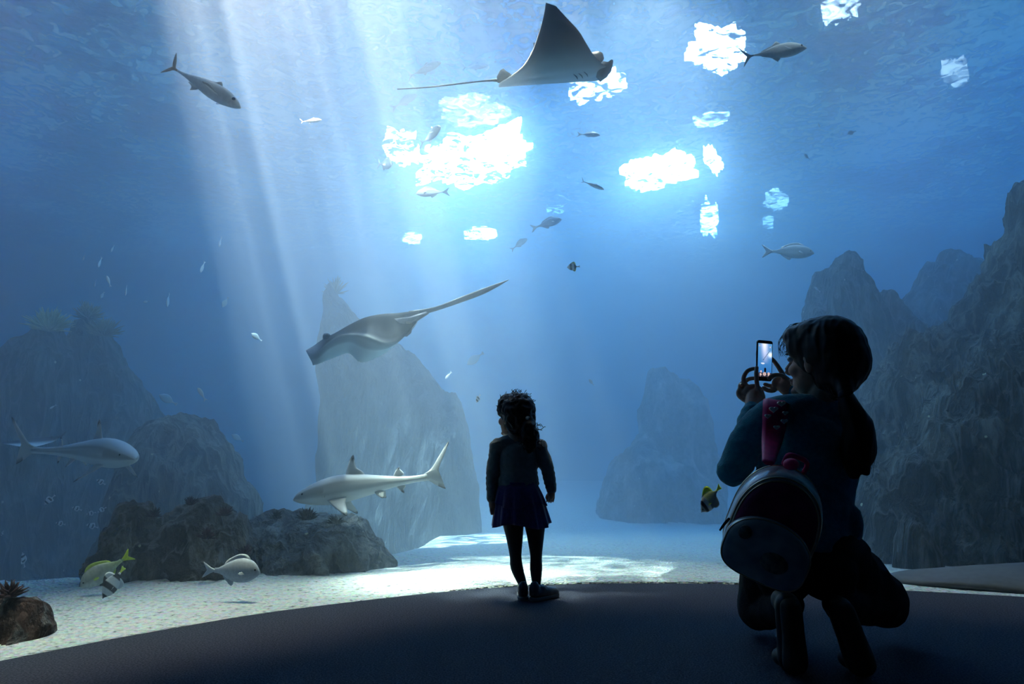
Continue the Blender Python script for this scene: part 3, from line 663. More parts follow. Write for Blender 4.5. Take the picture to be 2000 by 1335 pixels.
make_fish('bream', 'faint grey fish seen at the left end of the manta tail', (815, 185), (765, 212), 8.2, GREY, name='dark_fish')
make_fish('bream', 'blurred dark fish half lost in glow beside the light shaft', (765, 322), (738, 320), 7.4, GREY, name='dark_fish', dd=.35)
make_fish('bream', 'dim blue-grey fish under tiny white fleck in mid water', (1097, 428), (1038, 446), 8.2, GREY, name='dark_fish')
make_fish('bream', 'faintest dim fish just below and left of the blue-grey one in mid water', (1030, 466), (998, 488), 9.2, GREY, name='dark_fish')
make_fish('bream', 'thin fish with pale back right of the manta ray, below its head', (1172, 264), (1128, 262), 7.2, shade((.8, .75, .6), (.25, .32, .4), .5, .2), name='bream', deep=.8)
make_fish('tuna', 'small bright slim fish in open blue water left of the second skylight patch', (1180, 370), (1133, 352), 6.2, const((.8, .82, .84)), name='slim_fish')
make_fish('tuna', 'small pale curved fish swimming inside the light shaft', (628, 234), (585, 238), 6.3, const((.85, .85, .82)), name='slim_fish', deep=1.3)
def banner(t, s, z):
    return (.02, .02, .025) if (.28 < t < .48 or .68 < t < .9) else (.75, .76, .72)
make_fish('disc', 'small striped bannerfish alone in open blue water above the stingray tail', (1107, 522), (1133, 520), 6.0, banner, name='banner_fish', fincol=lambda x, z: (.6, .6, .2) if x < .05 else (.05, .05, .06))
# near fish by the gravel
def yt(t, s, z):
    base = (.50, .52, .44) if s > -.1 else (.72, .76, .68)
    y = max(0, min(1, (t - .55) / .35)); st = 1 - .22 * (math.sin(z * 260) > .1)
    return tuple(lerp(b * st, c, y * .55) for b, c in zip(base, (.72, .85, .25)))
YEL = (.80, .92, .04)
make_fish('bream', 'grey striped grunt with bright yellow tail diving at reef foot on the left', (157, 1146), (256, 1082), 3.75, yt, name='yellowtail_fish', dd=.12, tailcol=lambda x, z: YEL if x < -.03 else (.55, .75, .35), fincol=const((.62, .8, .12)), deep=1.4, thick=1.2)
def idol(t, s, z):
    return (.015, .015, .018) if (t < .14 or .30 < t < .52 or .74 < t < .93) else (.82, .82, .78)
make_fish('disc', 'black and white banded fish nosing down under the yellow-tailed grunt', (200, 1168), (243, 1106), 3.60, idol, name='banded_fish', dd=.1, fincol=lambda x, z: (.02, .02, .02) if z > 0 and x > -.1 else (.8, .8, .76), tailcol=const((.75, .85, .1)))
make_fish('bream', 'plump white bream facing right on the gravel before the brown reef rock', (508, 1118), (398, 1112), 3.6, shade((.70, .74, .80), (.9, .92, .95), .3), name='white_bream', deep=1.55, thick=1.2, tailcol=const((.78, .82, .88)), fincol=const((.75, .8, .86)))
def emp(t, s, z):
    if t < .16: return (.75, .75, .70)
    if t < .26: return (.02, .02, .03)
    if t < .42: return (.7, .72, .7)
    return tuple(lerp(a, b, max(0, min(1, (s + .1)))) for a, b in zip((.10, .12, .14), (.75, .8, .3)))
make_fish('disc', 'angelfish with bright yellow rear edge swimming down left of the backpack', (1369, 1000), (1407, 948), 4.1, emp, name='angel_fish', dd=.08, fincol=lambda x, z: YEL if x < .1 and z > 0 else (.2, .22, .22), tailcol=const(YEL), deep=.95)

# small butterflyfish and chromis in the blue
def stripes(t, s, z): return (.04, .05, .06) if (.22 < t < .34 or .6 < t < .76) else (.78, .8, .8)
SM = [  # head x, y, tail x, y, depth, kind, palette, label
 (208, 538, 216, 560, 6.2, 0, 'pale fish above the coral tower, largest of the upper left scatter'),
 (192, 522, 199, 502, 7.5, 0, 'small pale upright fish, left of the topmost scatter fish'),
 (217, 492, 223, 478, 8.5, 0, 'topmost tiny fish of the scatter over the left rock tower'),
 (162, 508, 167, 495, 8.5, 0, 'tiny fish highest above the pale coral tufts'),
 (245, 577, 248, 556, 7.0, 0, 'small pale fish right of the olive coral crest'),
 (196, 582, 204, 570, 8.0, 1, 'dim fish just above the olive coral clump'),
 (184, 560, 188, 545, 8.8, 1, 'dimmest fish hovering over the olive coral clumps'),
 (279, 590, 292, 588, 8.0, 1, 'dim fish right of the coral crest, left of the rounder one'),
 (326, 600, 331, 572, 7.4, 1, 'rounder blue fish in open water right of the coral crest'),
 (392, 532, 400, 510, 7.2, 0, 'pale oval fish left of the light shaft, lower of a pair'),
 (428, 482, 433, 462, 8.0, 0, 'thin pale fish left of the light shaft, upper of a pair'),
 (434, 600, 446, 580, 8.0, 1, 'dim round fish midway between left rocks and the stingray'),
 (490, 650, 512, 666, 6.5, 1, 'faint round fish left of the stingray nose'),
 (386, 757, 402, 782, 6.0, 0, 'bright curved fish left of the shaft above the big boulder'),
 (310, 770, 346, 790, 8.0, 1, 'dim blue tang-like fish above the big boulder'),
 (452, 848, 476, 862, 8.6, 1, 'faint blue fish right of the big boulder'),
 (97, 798, 110, 790, 6.4, 0, 'small white fish before the dark tower above the left shark'),
 (912, 712, 945, 688, 8.6, 1, 'faint pale fish between the stingray and the girl head'),
 (930, 786, 938, 770, 5.6, 2, 'small striped disc fish just left of the girl hair'),
 (86, 985, 108, 966, 5.2, 2, 'striped fish in dark water below the left shark tail'),
 (188, 936, 206, 946, 5.4, 2, 'striped fish directly below the left shark body'),
 (140, 990, 160, 996, 6.0, 2, 'striped fish right of and below the striped pair'),
 (168, 1004, 188, 1000, 6.4, 2, 'dim striped fish above the yellow-tailed grunt'),
 (190, 1000, 208, 990, 6.2, 2, 'striped fish beside the brown reef rock top'),
 (108, 1020, 128, 1024, 6.0, 2, 'low striped fish left of the brown reef rock'),
 (168, 1024, 192, 1030, 6.0, 2, 'rounder striped fish left of the brown reef rock'),
 (44, 1078, 48, 1108, 5.0, 2, 'curved striped fish low over gravel at left'),
 (2, 1046, 8, 1036, 5.6, 2, 'partly cut striped fish on the left edge'),
 (1590, 560, 1602, 570, 7.6, 0, 'tiny pale fish left of the sharp rock pinnacle'),
 (1598, 240, 1602, 254, 7.0, 0, 'tiny pale fish in blue water right of ragged skylight patch'),
 (1655, 262, 1672, 256, 8.0, 1, 'dim tiny fish in the upper right blue'),
 (1570, 300, 1582, 312, 8.0, 1, 'dim roundish speck of a fish below the tiny pale one, upper right'),
 (870, 740, 882, 726, 7.6, 0, 'small pale fish right of the stingray belly, over the rock column'),
 (1150, 740, 1160, 752, 8.0, 1, 'faint small fish between girl and hazy rock stack'),
]
for hx, hy, tx, ty, d, k, lab in SM:
    pal = (const((.72, .78, .8)), const((.30, .42, .5)), stripes)[k]
    make_fish('disc' if k else 'bream', lab, (hx, hy), (tx, ty), d, pal, group='small fish scattered in the blue water', name='reef_fish' if k < 2 else 'butterfly_fish', parts=(k == 2), deep=.75 if k else 1.0, dd=.04)

# ---- sharks
def shark(label, head, tail, d, dd, up_tilt=0.0, bend=0.0, roll=0.0, name='blacktip_shark', lift=0.0):
    a = P(head[0], head[1], d - dd / 2); b = P(tail[0], tail[1], d + dd / 2); L = (a - b).length
    X = (a - b).normalized(); Y = Vector((0, 0, 1)).cross(X).normalized(); Z = X.cross(Y)
    M = Matrix.Identity(4)
    for i, v in enumerate((X, Y, Z)):
        for r in range(3): M[r][i] = v[r] * L
    M = M @ Matrix.Rotation(R(roll), 4, 'X'); M.translation = a - X * L * .5
    root = empty(name, None, label, 'shark', None, mat=M)
    top = [(0, -.005), (.03, .022), (.10, .052), (.2, .082), (.32, .098), (.45, .092), (.6, .068), (.75, .042), (.88, .026), (1, .024)]
    bot = [(0, -.018), (.04, -.036), (.12, -.056), (.25, -.075), (.4, -.072), (.55, -.055), (.7, -.034), (.85, -.02), (1, -.016)]
    wid = [(0, .008), (.03, .035), (.1, .062), (.22, .078), (.4, .074), (.6, .05), (.8, .024), (1, .012)]
    def bendf(x): t = .5 - x; return bend * t * t
    def colf(t, s, z):
        if s < -.35: return (.95, .95, .93)
        # grey back with a pale flank stripe
        st = math.exp(-((s - (.0 + .25 * t)) / .16) ** 2) if .25 < t < .95 else 0
        base = (.46, .47, .48) if s < .55 else (.74, .74, .73)
        k = max(0, min(1, (s + .35) / .22)); w = (.85, .86, .84)
        base = tuple(lerp(w_, b_, k) for w_, b_ in zip(w, base))
        return tuple(lerp(b_, w_, st * .8) for b_, w_ in zip(base, w))
    V, F, C = fish_mesh_body(top, bot, wid, colf, 28, 60)
    V = [Vector((v.x * .84 + .08, v.y + bendf(v.x * .84 + .08), v.z)) for v in V]
    m = skinmat(.45, .35, .08, 6)
    fix_normals(mesh_obj('body', V, F, m, root, cols=C))
    def fin(nm, outline, th, tipf, loc, rot=(0, 0, 0), col=(.66, .67, .67)):
        V, F, C = plate(outline, th, lambda x, z: (.015, .016, .02) if tipf(x, z) else col, sub=6)
        o = fix_normals(mesh_obj(nm, V, F, m, root, cols=C)); o.location = loc; o.rotation_euler = rot; return o
    fin('dorsal_fin', [(.045, -.02), (.03, .03), (.005, .095), (-.022, .128), (-.03, .10), (-.035, .05), (-.075, .012), (-.07, -.02)], .02, lambda x, z: z > .095, (.13, bendf(.13), .082))
    fin('second_dorsal_fin', [(.03, -.01), (.01, .03), (-.012, .046), (-.016, .03), (-.035, .006), (-.03, -.01)], .010, lambda x, z: z > .034, (-.16, bendf(-.16), .048))
    fin('anal_fin', [(.028, .01), (.0, -.028), (-.02, -.042), (-.02, -.02), (-.035, -.002), (-.02, .01)], .010, lambda x, z: z < -.026, (-.165, bendf(-.165), -.030))
    for s in (1, -1):
        fin('pelvic_fin', [(.025, .01), (.0, -.03), (-.03, -.048), (-.035, -.02), (-.03, .01)], .010, lambda x, z: z < -.04, (-.03, bendf(-.03) + s * .03, -.045), (R(s * 35), 0, 0), (.7, .7, .68))
        fin('pectoral_fin', [(.06, .01), (.03, -.05), (-.03, -.125), (-.07, -.165), (-.072, -.12), (-.055, -.05), (-.05, .01)], .014, lambda x, z: z < -.148, (.22, s * .058, -.045), (R(s * 48), 0, 0), (.72, .72, .70))
    y0 = bendf(-.34)
    t = fin('caudal_fin', [(.02, .022), (-.03, .05), (-.09, .12), (-.155, .2), (-.165, .196), (-.135, .135), (-.12, .14), (-.09, .055), (-.068, .0), (-.085, -.05), (-.11, -.085), (-.06, -.058), (-.01, -.02), (.02, -.018)], .014, lambda x, z: z > .185 or z < -.058, (-.335, y0, 0), (0, 0, 0))
    t.rotation_euler.z = math.atan(2 * bend * .84) * -1
    for s in (1, -1):
        bm = bmesh.new(); bmesh.ops.create_uvsphere(bm, u_segments=10, v_segments=8, radius=.008); me = bpy.data.meshes.new('eye'); bm.to_mesh(me); bm.free(); me.materials.append(m_eye)
        e = bpy.data.objects.new('eye', me); COL.objects.link(e); e.parent = root; e.location = (.43, s * .050, .012)
        for g in range(4):
            V, F = tube([(.335 - g * .014, s * (.066 + g * .002), .03), (.33 - g * .014, s * (.073 + g * .001), .0), (.335 - g * .014, s * (.068 + g * .001), -.028)], [.0008, .0022, .0008], 6)
            mesh_obj('gill_slit', V, F, m_eye, root)
    return root
shark('near reef shark with black fin tips swimming left above the pale boulder', (573, 972), (884, 925), 4.6, .05, roll=4)
shark('reef shark with black-tipped fins facing right in dark water at far left', (263, 893), (128, 874), 4.4, .62, bend=-.34, roll=2)

# ---- rays
def px_loop(L): return [P(x, y, d) for x, y, d in L]
DK = (.018, .02, .028); DM = (.035, .037, .046); WH = (.96, .97, .94); LG = (.55, .56, .55)
def ray_loft(name, label, cat, stations, colors, parts, mat=None):
    loops = [px_loop(s) for s in stations]
    c = sum((sum(l, Vector()) / len(l) for l in loops), Vector()) / len(loops)
    root = empty(name, c, label, cat)
    V, F, C = loft(loops, colors, 6, 5)
    fix_normals(mesh_obj('body', [v - c for v in V], F, mat or skinmat(.75, .12, .1, 5), root, cols=C))
    for nm, V, F, C in parts:
        fix_normals(mesh_obj(nm, [Vector(v) - c for v in V], F, mat or skinmat(.5, .3, .1, 5), root, cols=C))
    return root
D = 5.8
st = [
 # ridge, dorsal near, margin near, ventral near, belly, ventral far, margin far, dorsal far
 [(597, 684, D), (600, 686, D - 0.017), (603, 692, D - 0.025), (608, 703, D - 0.025), (611, 713, D), (609, 706, D + 0.025), (604, 692, D + 0.034), (600, 686, D + 0.025)],
 [(612, 675, D), (616, 680, D - 0.043), (618, 690, D - 0.076), (622, 700, D - 0.060), (624, 710, D), (622, 700, D + 0.060), (618, 688, D + 0.076), (614, 680, D + 0.051)],
 [(632, 661, D), (636, 664, D - 0.076), (640, 670, D - 0.136), (641, 684, D - 0.093), (642, 702, D), (642, 696, D + 0.076), (638, 680, D + 0.187), (634, 666, D + 0.102)],
 [(654, 650, D), (658, 653, D - 0.085), (662, 656, D - 0.204), (662, 674, D - 0.136), (661, 694, D), (662, 690, D + 0.102), (662, 676, D + 0.289), (657, 658, D + 0.136)],
 [(682, 634, D), (685, 645, D - 0.093), (688, 652, D - 0.272), (685, 670, D - 0.187), (682, 689, D), (684, 686, D + 0.119), (690, 672, D + 0.391), (686, 648, D + 0.170)],
 [(712, 620, D), (714, 640, D - 0.102), (717, 656, D - 0.306), (710, 682, D - 0.221), (704, 707, D - 0.017), (708, 694, D + 0.119), (722, 668, D + 0.442), (717, 640, D + 0.170)],
 [(745, 613, D), (745, 642, D - 0.102), (746, 668, D - 0.272), (740, 685, D - 0.204), (732, 700, D - 0.034), (740, 684, D + 0.102), (755, 662, D + 0.425), (750, 638, D + 0.170)],
 [(775, 611, D), (775, 636, D - 0.085), (772, 668, D - 0.187), (768, 675, D - 0.145), (762, 682, D - 0.034), (768, 672, D + 0.085), (782, 655, D + 0.340), (778, 632, D + 0.136)],
 [(800, 608, D), (800, 625, D - 0.051), (798, 646, D - 0.102), (794, 652, D - 0.076), (790, 656, D - 0.017), (794, 650, D + 0.043), (806, 642, D + 0.170), (803, 624, D + 0.085)],
 [(820, 605, D), (820, 610, D - 0.025), (819, 617, D - 0.043), (818, 621, D - 0.025), (818, 624, D), (818, 621, D + 0.025), (821, 617, D + 0.051), (820, 611, D + 0.025)],
]
cT = [DM, DK, LG, WH, WH, WH, DK, DK]
cl = [[(.6, .6, .62), (.5, .5, .52), (.45, .45, .46), (.62, .62, .6), (.8, .8, .78), (.7, .7, .68), (.5, .5, .5), (.5, .5, .5)], [(.42, .42, .45), (.35, .36, .4), (.4, .4, .42), (.62, .63, .62), WH, WH, LG, (.3, .3, .33)]] + [cT] * 6 + [[DM, DK, DK, DM, LG, LG, LG, DK]] * 2
tv, tf = tube([P(800, 614, D), P(850, 603, D), P(900, 585, D - .02), P(940, 570, D - .05), P(970, 557, D - .08), P(994, 546, D - .1)], [.034, .020, .025, .026, .016, .002], 10, .4)
parts = [('tail', tv, tf, [(.11, .12, .14)] * len(tv))]
def xz_plate(pts, d, th, col):
    V = [P(x, y, d) for x, y in pts]; n = len(V); c = sum(V, Vector()) / n
    V2 = list(V) + [c + (v - c) * .7 + Vector((0, -th, 0)) for v in V] + [c + (v - c) * .7 + Vector((0, th, 0)) for v in V] + [c + Vector((0, -th, 0)), c + Vector((0, th, 0))]
    F = []
    for a in range(n):
        b = (a + 1) % n; F += [(a, b, n + b, n + a), (b, a, 2 * n + a, 2 * n + b), (n + a, n + b, 3 * n), (2 * n + b, 2 * n + a, 3 * n + 1)]
    return V2, F, [col] * len(V2)
v, f, c_ = xz_plate([(770, 622), (800, 618), (832, 608), (838, 612), (822, 622), (812, 628), (800, 632), (803, 640), (803, 650), (795, 657), (775, 656)], D - .05, .02, (.13, .13, .15)); parts.append(('pelvic_fin', v, f, c_))
root = ray_loft('stingray', 'brown-backed stingray with white belly gliding left in mid water, long tail trailing right', 'ray', st, cl, parts)
ev, ef = tube([P(633, 661, D - .10), P(637, 656, D - .12), P(643, 654, D - .10)], [.013, .028, .013], 10)
mesh_obj('eye', [v - root.location for v in ev], ef, m_eye, root)
# manta
D = 5.3
GR = (.22, .235, .25); BW = (.78, .80, .80)
def chord(t, l, d, th, dl=0.0):
    """airfoil loop from trailing edge t to leading edge l"""
    (x0, y0), (x1, y1) = t, l
    out = []
    for f, s in ((0, 0), (.25, -.8), (.55, -1), (.85, -.7), (1, 0), (.85, .7), (.55, 1), (.25, .8)):
        out.append((lerp(x0, x1, f), lerp(y0, y1, f), d + dl * f + s * th))
    return out
st = [chord((1010, 150), (1110, 140), D + 1.15, .01), chord((1000, 162), (1140, 152), D + .7, .03), chord((985, 169), (1165, 158), D + .28, .06), chord((974, 170), (1188, 146), D + .02, .11), chord((978, 160), (1194, 134), D - .10, .10),
      chord((998, 148), (1178, 126), D - .2, .08), chord((1022, 128), (1160, 108), D - .3, .06), chord((1040, 98), (1146, 86), D - .38, .045), chord((1053, 62), (1130, 60), D - .42, .03), chord((1062, 30), (1106, 34), D - .44, .02), chord((1066, 5), (1086, 12), D - .45, .008)]
def mc(k):
    bel = [tuple(lerp(a, b, k) for a, b in zip(BW, GR))] * 8
    out = list(bel)
    for i in (5, 6, 7): out[i] = (.05, .055, .07)
    out[4] = (.25, .27, .3); return out
cl = [mc(.3), mc(.1), mc(0), mc(0), mc(0), mc(0), mc(.06), mc(.3), mc(.6), mc(.85), mc(1)]
tv, tf = tube([P(985, 158, D), P(960, 157, D), P(900, 163, D + .05), P(840, 170, D + .1), P(776, 174, D + .15)], [.03, .009, .007, .006, .004], 8)
parts = [('tail', tv, tf, [(.03, .035, .05)] * len(tv))]
for nm, pts, dd_, col in (('dorsal_fin', [(972, 162), (970, 150), (976, 138), (983, 134), (992, 142), (1000, 147), (990, 155)], -.06, (.05, .055, .07)),
                     ('pelvic_fin', [(1041, 84), (1046, 88), (1052, 92), (1052, 104), (1046, 108), (1044, 98)], .25, (.05, .055, .07)),
                     ('cephalic_fin', [(1150, 112), (1154, 103), (1170, 101), (1178, 105), (1180, 114), (1176, 122), (1160, 126)], .12, (.06, .065, .08)),
                     ('cephalic_fin', [(1176, 120), (1188, 122), (1196, 116), (1198, 119), (1196, 132), (1186, 150), (1172, 160), (1164, 150), (1168, 132)], -.14, (.42, .45, .48))):
    v, f, c_ = xz_plate(pts, D + dd_, .035, col); parts.append((nm, v, f, c_))
for i, (x, y) in enumerate([(1120, 150), (1130, 148), (1140, 145)]):
    v, f = tube([P(x, y - 5, D - .215), P(x + 6, y, D - .22), P(x + 8, y + 5, D - .215)], [.002, .005, .002], 6); parts.append(('gill_slit', v, f, [(.25, .27, .3)] * len(v)))
ray_loft('manta_ray', 'manta ray with one wing raised and pale belly gliding right at the top', 'ray', st, cl, parts)
# dim ray behind the left shark
D = 6.2
st = [chord((60, 856), (30, 864), D + .5, .01), chord((105, 852), (8, 862), D + .15, .05), chord((112, 858), (6, 866), D - .1, .06), chord((92, 866), (20, 868), D - .35, .03), chord((70, 872), (40, 872), D - .5, .01)]
cl = [[DK] * 8, [DK] * 8, [DM] * 8, [(.6, .6, .6)] * 8, [(.6, .6, .6)] * 8]
tv, tf = tube([P(100, 855, D), P(118, 852, D + .05), P(130, 842, D + .1)], [.02, .01, .003], 8)
ray_loft('eagle_ray', 'dim grey ray with pale underside behind the left shark tail', 'ray', st, cl, [('tail', tv, tf, [DK] * len(tv))])
# big ray lying on the gravel at the right
root = empty('bottom_ray', (0, 0, 0), 'large flat grey ray lying on gravel in the bottom right corner', 'ray')
V = []; C = []; F = []
cx, cy_ = 3.30, 4.03; NA, NR_ = 48, 16
for j in range(NR_ + 1):
    r = j / NR_
    for a in range(NA):
        th = 2 * math.pi * a / NA; rx = 1.02 * (1 + .10 * math.cos(2 * th)) * r; ry = .36 * r
        x = cx + rx * math.cos(th); y = cy_ + ry * math.sin(th) - .12 * math.cos(th) * r
        h = .11 * (1 - r ** 2) ** .8 + .05 * math.exp(-((x - cx - .3) / .25) ** 2 - ((y - cy_) / .2) ** 2) + .010 * math.sin(7 * th) * r ** 3
        V.append(Vector((x, y, max(sand_z(x, y), -.02) + .012 + h))); g = .095 + .03 * fbm((x, y, 0), 3, 4); C.append((g, g * 1.05, g * 1.15))
for j in range(NR_):
    for a in range(NA): F.append((j * NA + a, j * NA + (a + 1) % NA, (j + 1) * NA + (a + 1) % NA, (j + 1) * NA + a))
nb = len(V)
for a in range(NA): v = V[NR_ * NA + a]; V.append(Vector((lerp(cx, v.x, .97), lerp(cy_, v.y, .97), v.z - .02))); C.append((.3, .3, .3))
for a in range(NA): F.append((NR_ * NA + a, NR_ * NA + (a + 1) % NA, nb + (a + 1) % NA, nb + a))
F.append(tuple(range(nb, nb + NA))[::-1])
fix_normals(mesh_obj('body', V, F, skinmat(.6, .2, .15, 30), root, cols=C))
for s in (0, 1):
    ev, ef = tube([(4.02 + .0, 4.02 + s * .22, .15), (4.06, 4.02 + s * .22, .175), (4.1, 4.02 + s * .22, .15)], [.01, .022, .01], 8); mesh_obj('eye', ev, ef, m_eye, root)
# ------------------------------------------------------------------ people
def ell(c, r, axes=None, n=20):
    """ellipsoid; axes = three unit vectors for the radii"""
    ax = axes or (Vector((1, 0, 0)), Vector((0, 1, 0)), Vector((0, 0, 1))); V = []; F = []
    m = n // 2
    for i in range(1, m):
        ph = math.pi * i / m
        for a in range(n):
            th = 2 * math.pi * a / n
            V.append(c + ax[0] * r[0] * math.sin(ph) * math.cos(th) + ax[1] * r[1] * math.sin(ph) * math.sin(th) + ax[2] * r[2] * math.cos(ph))
    for i in range(m - 2):
        for a in range(n): F.append((i * n + a, i * n + (a + 1) % n, (i + 1) * n + (a + 1) % n, (i + 1) * n + a))
    t = len(V); V += [c + ax[2] * r[2], c - ax[2] * r[2]]
    for a in range(n): F.append((t, (a + 1) % n, a)); F.append((t + 1, (m - 2) * n + a, (m - 2) * n + (a + 1) % n))
    return V, F
def limb(pts, rad, flat=1.0, up=Vector((0, 1, 0)), n=14):
    """limb with rounded ends"""
    pts = [Vector(p) for p in pts]
    a = (pts[0] - pts[1]).normalized(); b = (pts[-1] - pts[-2]).normalized()
    P2 = [pts[0] + a * rad[0] * .8] + pts + [pts[-1] + b * rad[-1] * .8]
    return tube(P2, [rad[0] * .5] + list(rad) + [rad[-1] * .5], n, flat, up, 5)
def blob(name, shapes, voxel, mat, parent=None, it=4, fac=.5, colf=None, wrinkle=None):
    V = []; F = []
    for v, f in shapes:
        n0 = len(V); V += [Vector(p) for p in v]; F += [tuple(n0 + i for i in q) for q in f]
    o = mesh_obj(name, V, F, mat); fix_normals(o)
    r = o.modifiers.new('r', 'REMESH'); r.mode = 'VOXEL'; r.voxel_size = voxel
    s = o.modifiers.new('s', 'SMOOTH'); s.iterations = it; s.factor = fac
    dg = bpy.context.evaluated_depsgraph_get()
    me = bpy.data.meshes.new_from_object(o.evaluated_get(dg), depsgraph=dg)
    o.modifiers.clear(); old = o.data; o.data = me; bpy.data.meshes.remove(old)
    me.materials.clear(); me.materials.append(mat)
    if wrinkle:
        amp, sc, st = wrinkle
        me.update(); ns = [v.normal.copy() for v in me.vertices]
        for v, nn in zip(me.vertices, ns):
            q = v.co; v.co = q + nn * amp * (1 - abs(noise.noise(Vector((q.x * sc * st[0], q.y * sc * st[1], q.z * sc * st[2])))) * 2.2)
    if colf:
        a = me.color_attributes.new('col', 'FLOAT_COLOR', 'POINT')
        for i, v in enumerate(me.vertices): c = colf(v.co); a.data[i].color = (c[0], c[1], c[2], 1)
    me.polygons.foreach_set('use_smooth', [True] * len(me.polygons)); me.update()
    if parent is not None: o.parent = parent; o.matrix_parent_inverse = parent.matrix_world.inverted()
    return o
def hair_strands(name, strands, r, mat, parent, n=4):
    V = []; F = []
    for s in strands:
        v, f = tube(s, [r * .9] + [r] * (len(s) - 2) + [r * .3], n, sub=4); n0 = len(V); V += v; F += [tuple(n0 + i for i in q) for q in f]
    o = mesh_obj(name, V, F, mat); o.parent = parent; o.matrix_parent_inverse = parent.matrix_world.inverted(); return o
class Frame:
    def __init__(s, c, f, k=1.0, tilt=0.0):
        s.c = c; s.f = Vector((f[0], f[1], tilt)).normalized(); s.l = Vector((0, 0, 1)).cross(s.f).normalized(); s.u = s.f.cross(s.l); s.k = k
    def p(s, f, l, u): return s.c + (s.f * f + s.l * l + s.u * u) * s.k
    def e(s, c, r): return ell(s.p(*c), [x * s.k for x in r], (s.f, s.l, s.u))
def head_shapes(h, child=False):
    S_ = [h.e((-.012, 0, .03), (.095, .076, .092)), h.e((.03, 0, -.03), (.062, .060, .085)), h.e((.045, 0, -.08), (.045, .042, .038)),
          h.e((.08, 0, .022), (.018, .042, .012)), h.e((.094, 0, -.066), (.011, .022, .006)), h.e((.092, 0, -.078), (.011, .018, .006)), h.e((.084, 0, -.104), (.018, .02, .015)),
          h.e((-.01, 0, .05), (.09, .07, .075))]
    for s in (1, -1):
        S_ += [h.e((.058, s * .036, -.035), (.030, .024, .026)), h.e((-.006, s * .074, -.02), (.017, .010, .030)), h.e((-.002, s * .079, .0), (.014, .008, .016))]
    v, f = tube([h.p(.088, 0, .012), h.p(.103, 0, -.012), h.p(.114, 0, -.034), h.p(.095, 0, -.044)], [.007 * h.k, .009 * h.k, .013 * h.k, .008 * h.k], 8); S_.append((v, f))
    return S_
def eyes(h, parent):
    for s in (1, -1):
        v, f = h.e((.083, s * .031, .003), (.012, .013, .010)); o = mesh_obj('eye', v, f, m_white_eye, parent); o.matrix_parent_inverse = parent.matrix_world.inverted()
        v, f = h.e((.091, s * .031, .003), (.005, .0055, .0055)); i = mesh_obj('iris', v, f, m_eye, o)
        v, f = h.e((.086, s * .034, .020), (.010, .022, .004)); b = mesh_obj('eyebrow', v, f, m_hair, parent); b.matrix_parent_inverse = parent.matrix_world.inverted()
m_white_eye = pmat('eye_white', (.7, .7, .68), .3)
m_skinp = pmat('skin', (.46, .27, .19), .5, .12, nscale=30, spec=.35)
m_hair = pmat('hair_black', (.007, .005, .005), .5, .5, nscale=90, spec=.3, stretch=(1, 1, .15))
m_sweater = pmat('knit_teal', (.035, .26, .34), .9, .25, nscale=60, bump=.4, bscale=220, spec=.1, sheen=.3)
m_trouser = pmat('cloth_black', (.012, .013, .016), .85, .3, nscale=40, bump=.3, bscale=200, spec=.15)
m_shoe = pmat('shoe_black', (.015, .014, .014), .5, .2, spec=.4)
m_sole = pmat('rubber_sole', (.05, .045, .04), .7)
m_gold = pmat('gold_trim', (.65, .48, .30), .3, metal=.9)

def hand(side_pts): pass

# ---- the kneeling woman
W = lambda x, y, d: P(x, y, d)
hc = W(1600, 702, 2.66); hw = Frame(hc, (-.60, .80), 1.18, .04)
shL, shR = W(1492, 822, 2.66), W(1664, 838, 2.68)
elL, elR = W(1430, 922, 2.70), W(1636, 915, 2.92)
wrL, wrR = W(1470, 800, 2.86), W(1548, 764, 2.93)
body = head_shapes(hw)
body.append(limb([hw.p(-.03, 0, -.06), W(1600, 790, 2.68), W(1590, 815, 2.68)], [.052, .055, .07]))
body.append(limb([W(1566, 1100, 2.66), W(1572, 1000, 2.66), W(1578, 900, 2.67), W(1580, 830, 2.68)], [.115, .10, .11, .075], 1.5))
for a, b, c in ((shL, elL, wrL), (shR, elR, wrR)):
    body.append(limb([a, a.lerp(b, .5), b], [.05, .046, .038])); body.append(limb([b, b.lerp(c, .4), c], [.038, .038, .024]))
hipL, hipR, knL, knR = W(1512, 1105, 2.68), W(1628, 1105, 2.68), W(1480, 1192, 2.98), W(1728, 1178, 2.88)
anL, anR = W(1540, 1180, 2.50), W(1640, 1182, 2.52)
for a, b, c in ((hipL, knL, anL), (hipR, knR, anR)):
    body.append(limb([a, a.lerp(b, .5), b], [.085, .075, .052])); body.append(limb([b, b.lerp(c, .5), c], [.05, .05, .032]))
# hands
def fingers(root_pts, r=.0102):
    return [limb(pts, [r * 1.08, r, r * .95, r * .85][:len(pts)], n=10) for pts in root_pts]
hd = 2.94
body.append(limb([wrL, W(1474, 785, 2.90), W(1478, 768, 2.93)], [.026, .030, .028], 1.35))
body.append(ell(W(1472, 768, 2.93), (.046, .020, .042)))
body += fingers([
 [W(1484, 772, 2.915), W(1479, 752, 2.895), W(1477, 732, 2.90), W(1478, 717, 2.915)],                 # thumb along the phone's edge
 [W(1460, 757, 2.94), W(1452, 740, 2.95), W(1460, 724, 2.955), W(1474, 719, 2.955)],                  # index hooked round the case
 [W(1460, 762, 2.955), W(1453, 750, 2.97), W(1462, 740, 2.98), W(1480, 738, 2.985)],
 [W(1456, 772, 2.93), W(1446, 760, 2.95), W(1447, 750, 2.96), W(1458, 744, 2.97)],
 [W(1456, 782, 2.92), W(1443, 772, 2.94), W(1443, 762, 2.95), W(1450, 754, 2.96)]])
body.append(limb([wrR, W(1538, 756, 2.94), W(1530, 748, 2.955)], [.026, .030, .028], 1.3))
body.append(ell(W(1524, 748, 2.96), (.038, .02, .034)))
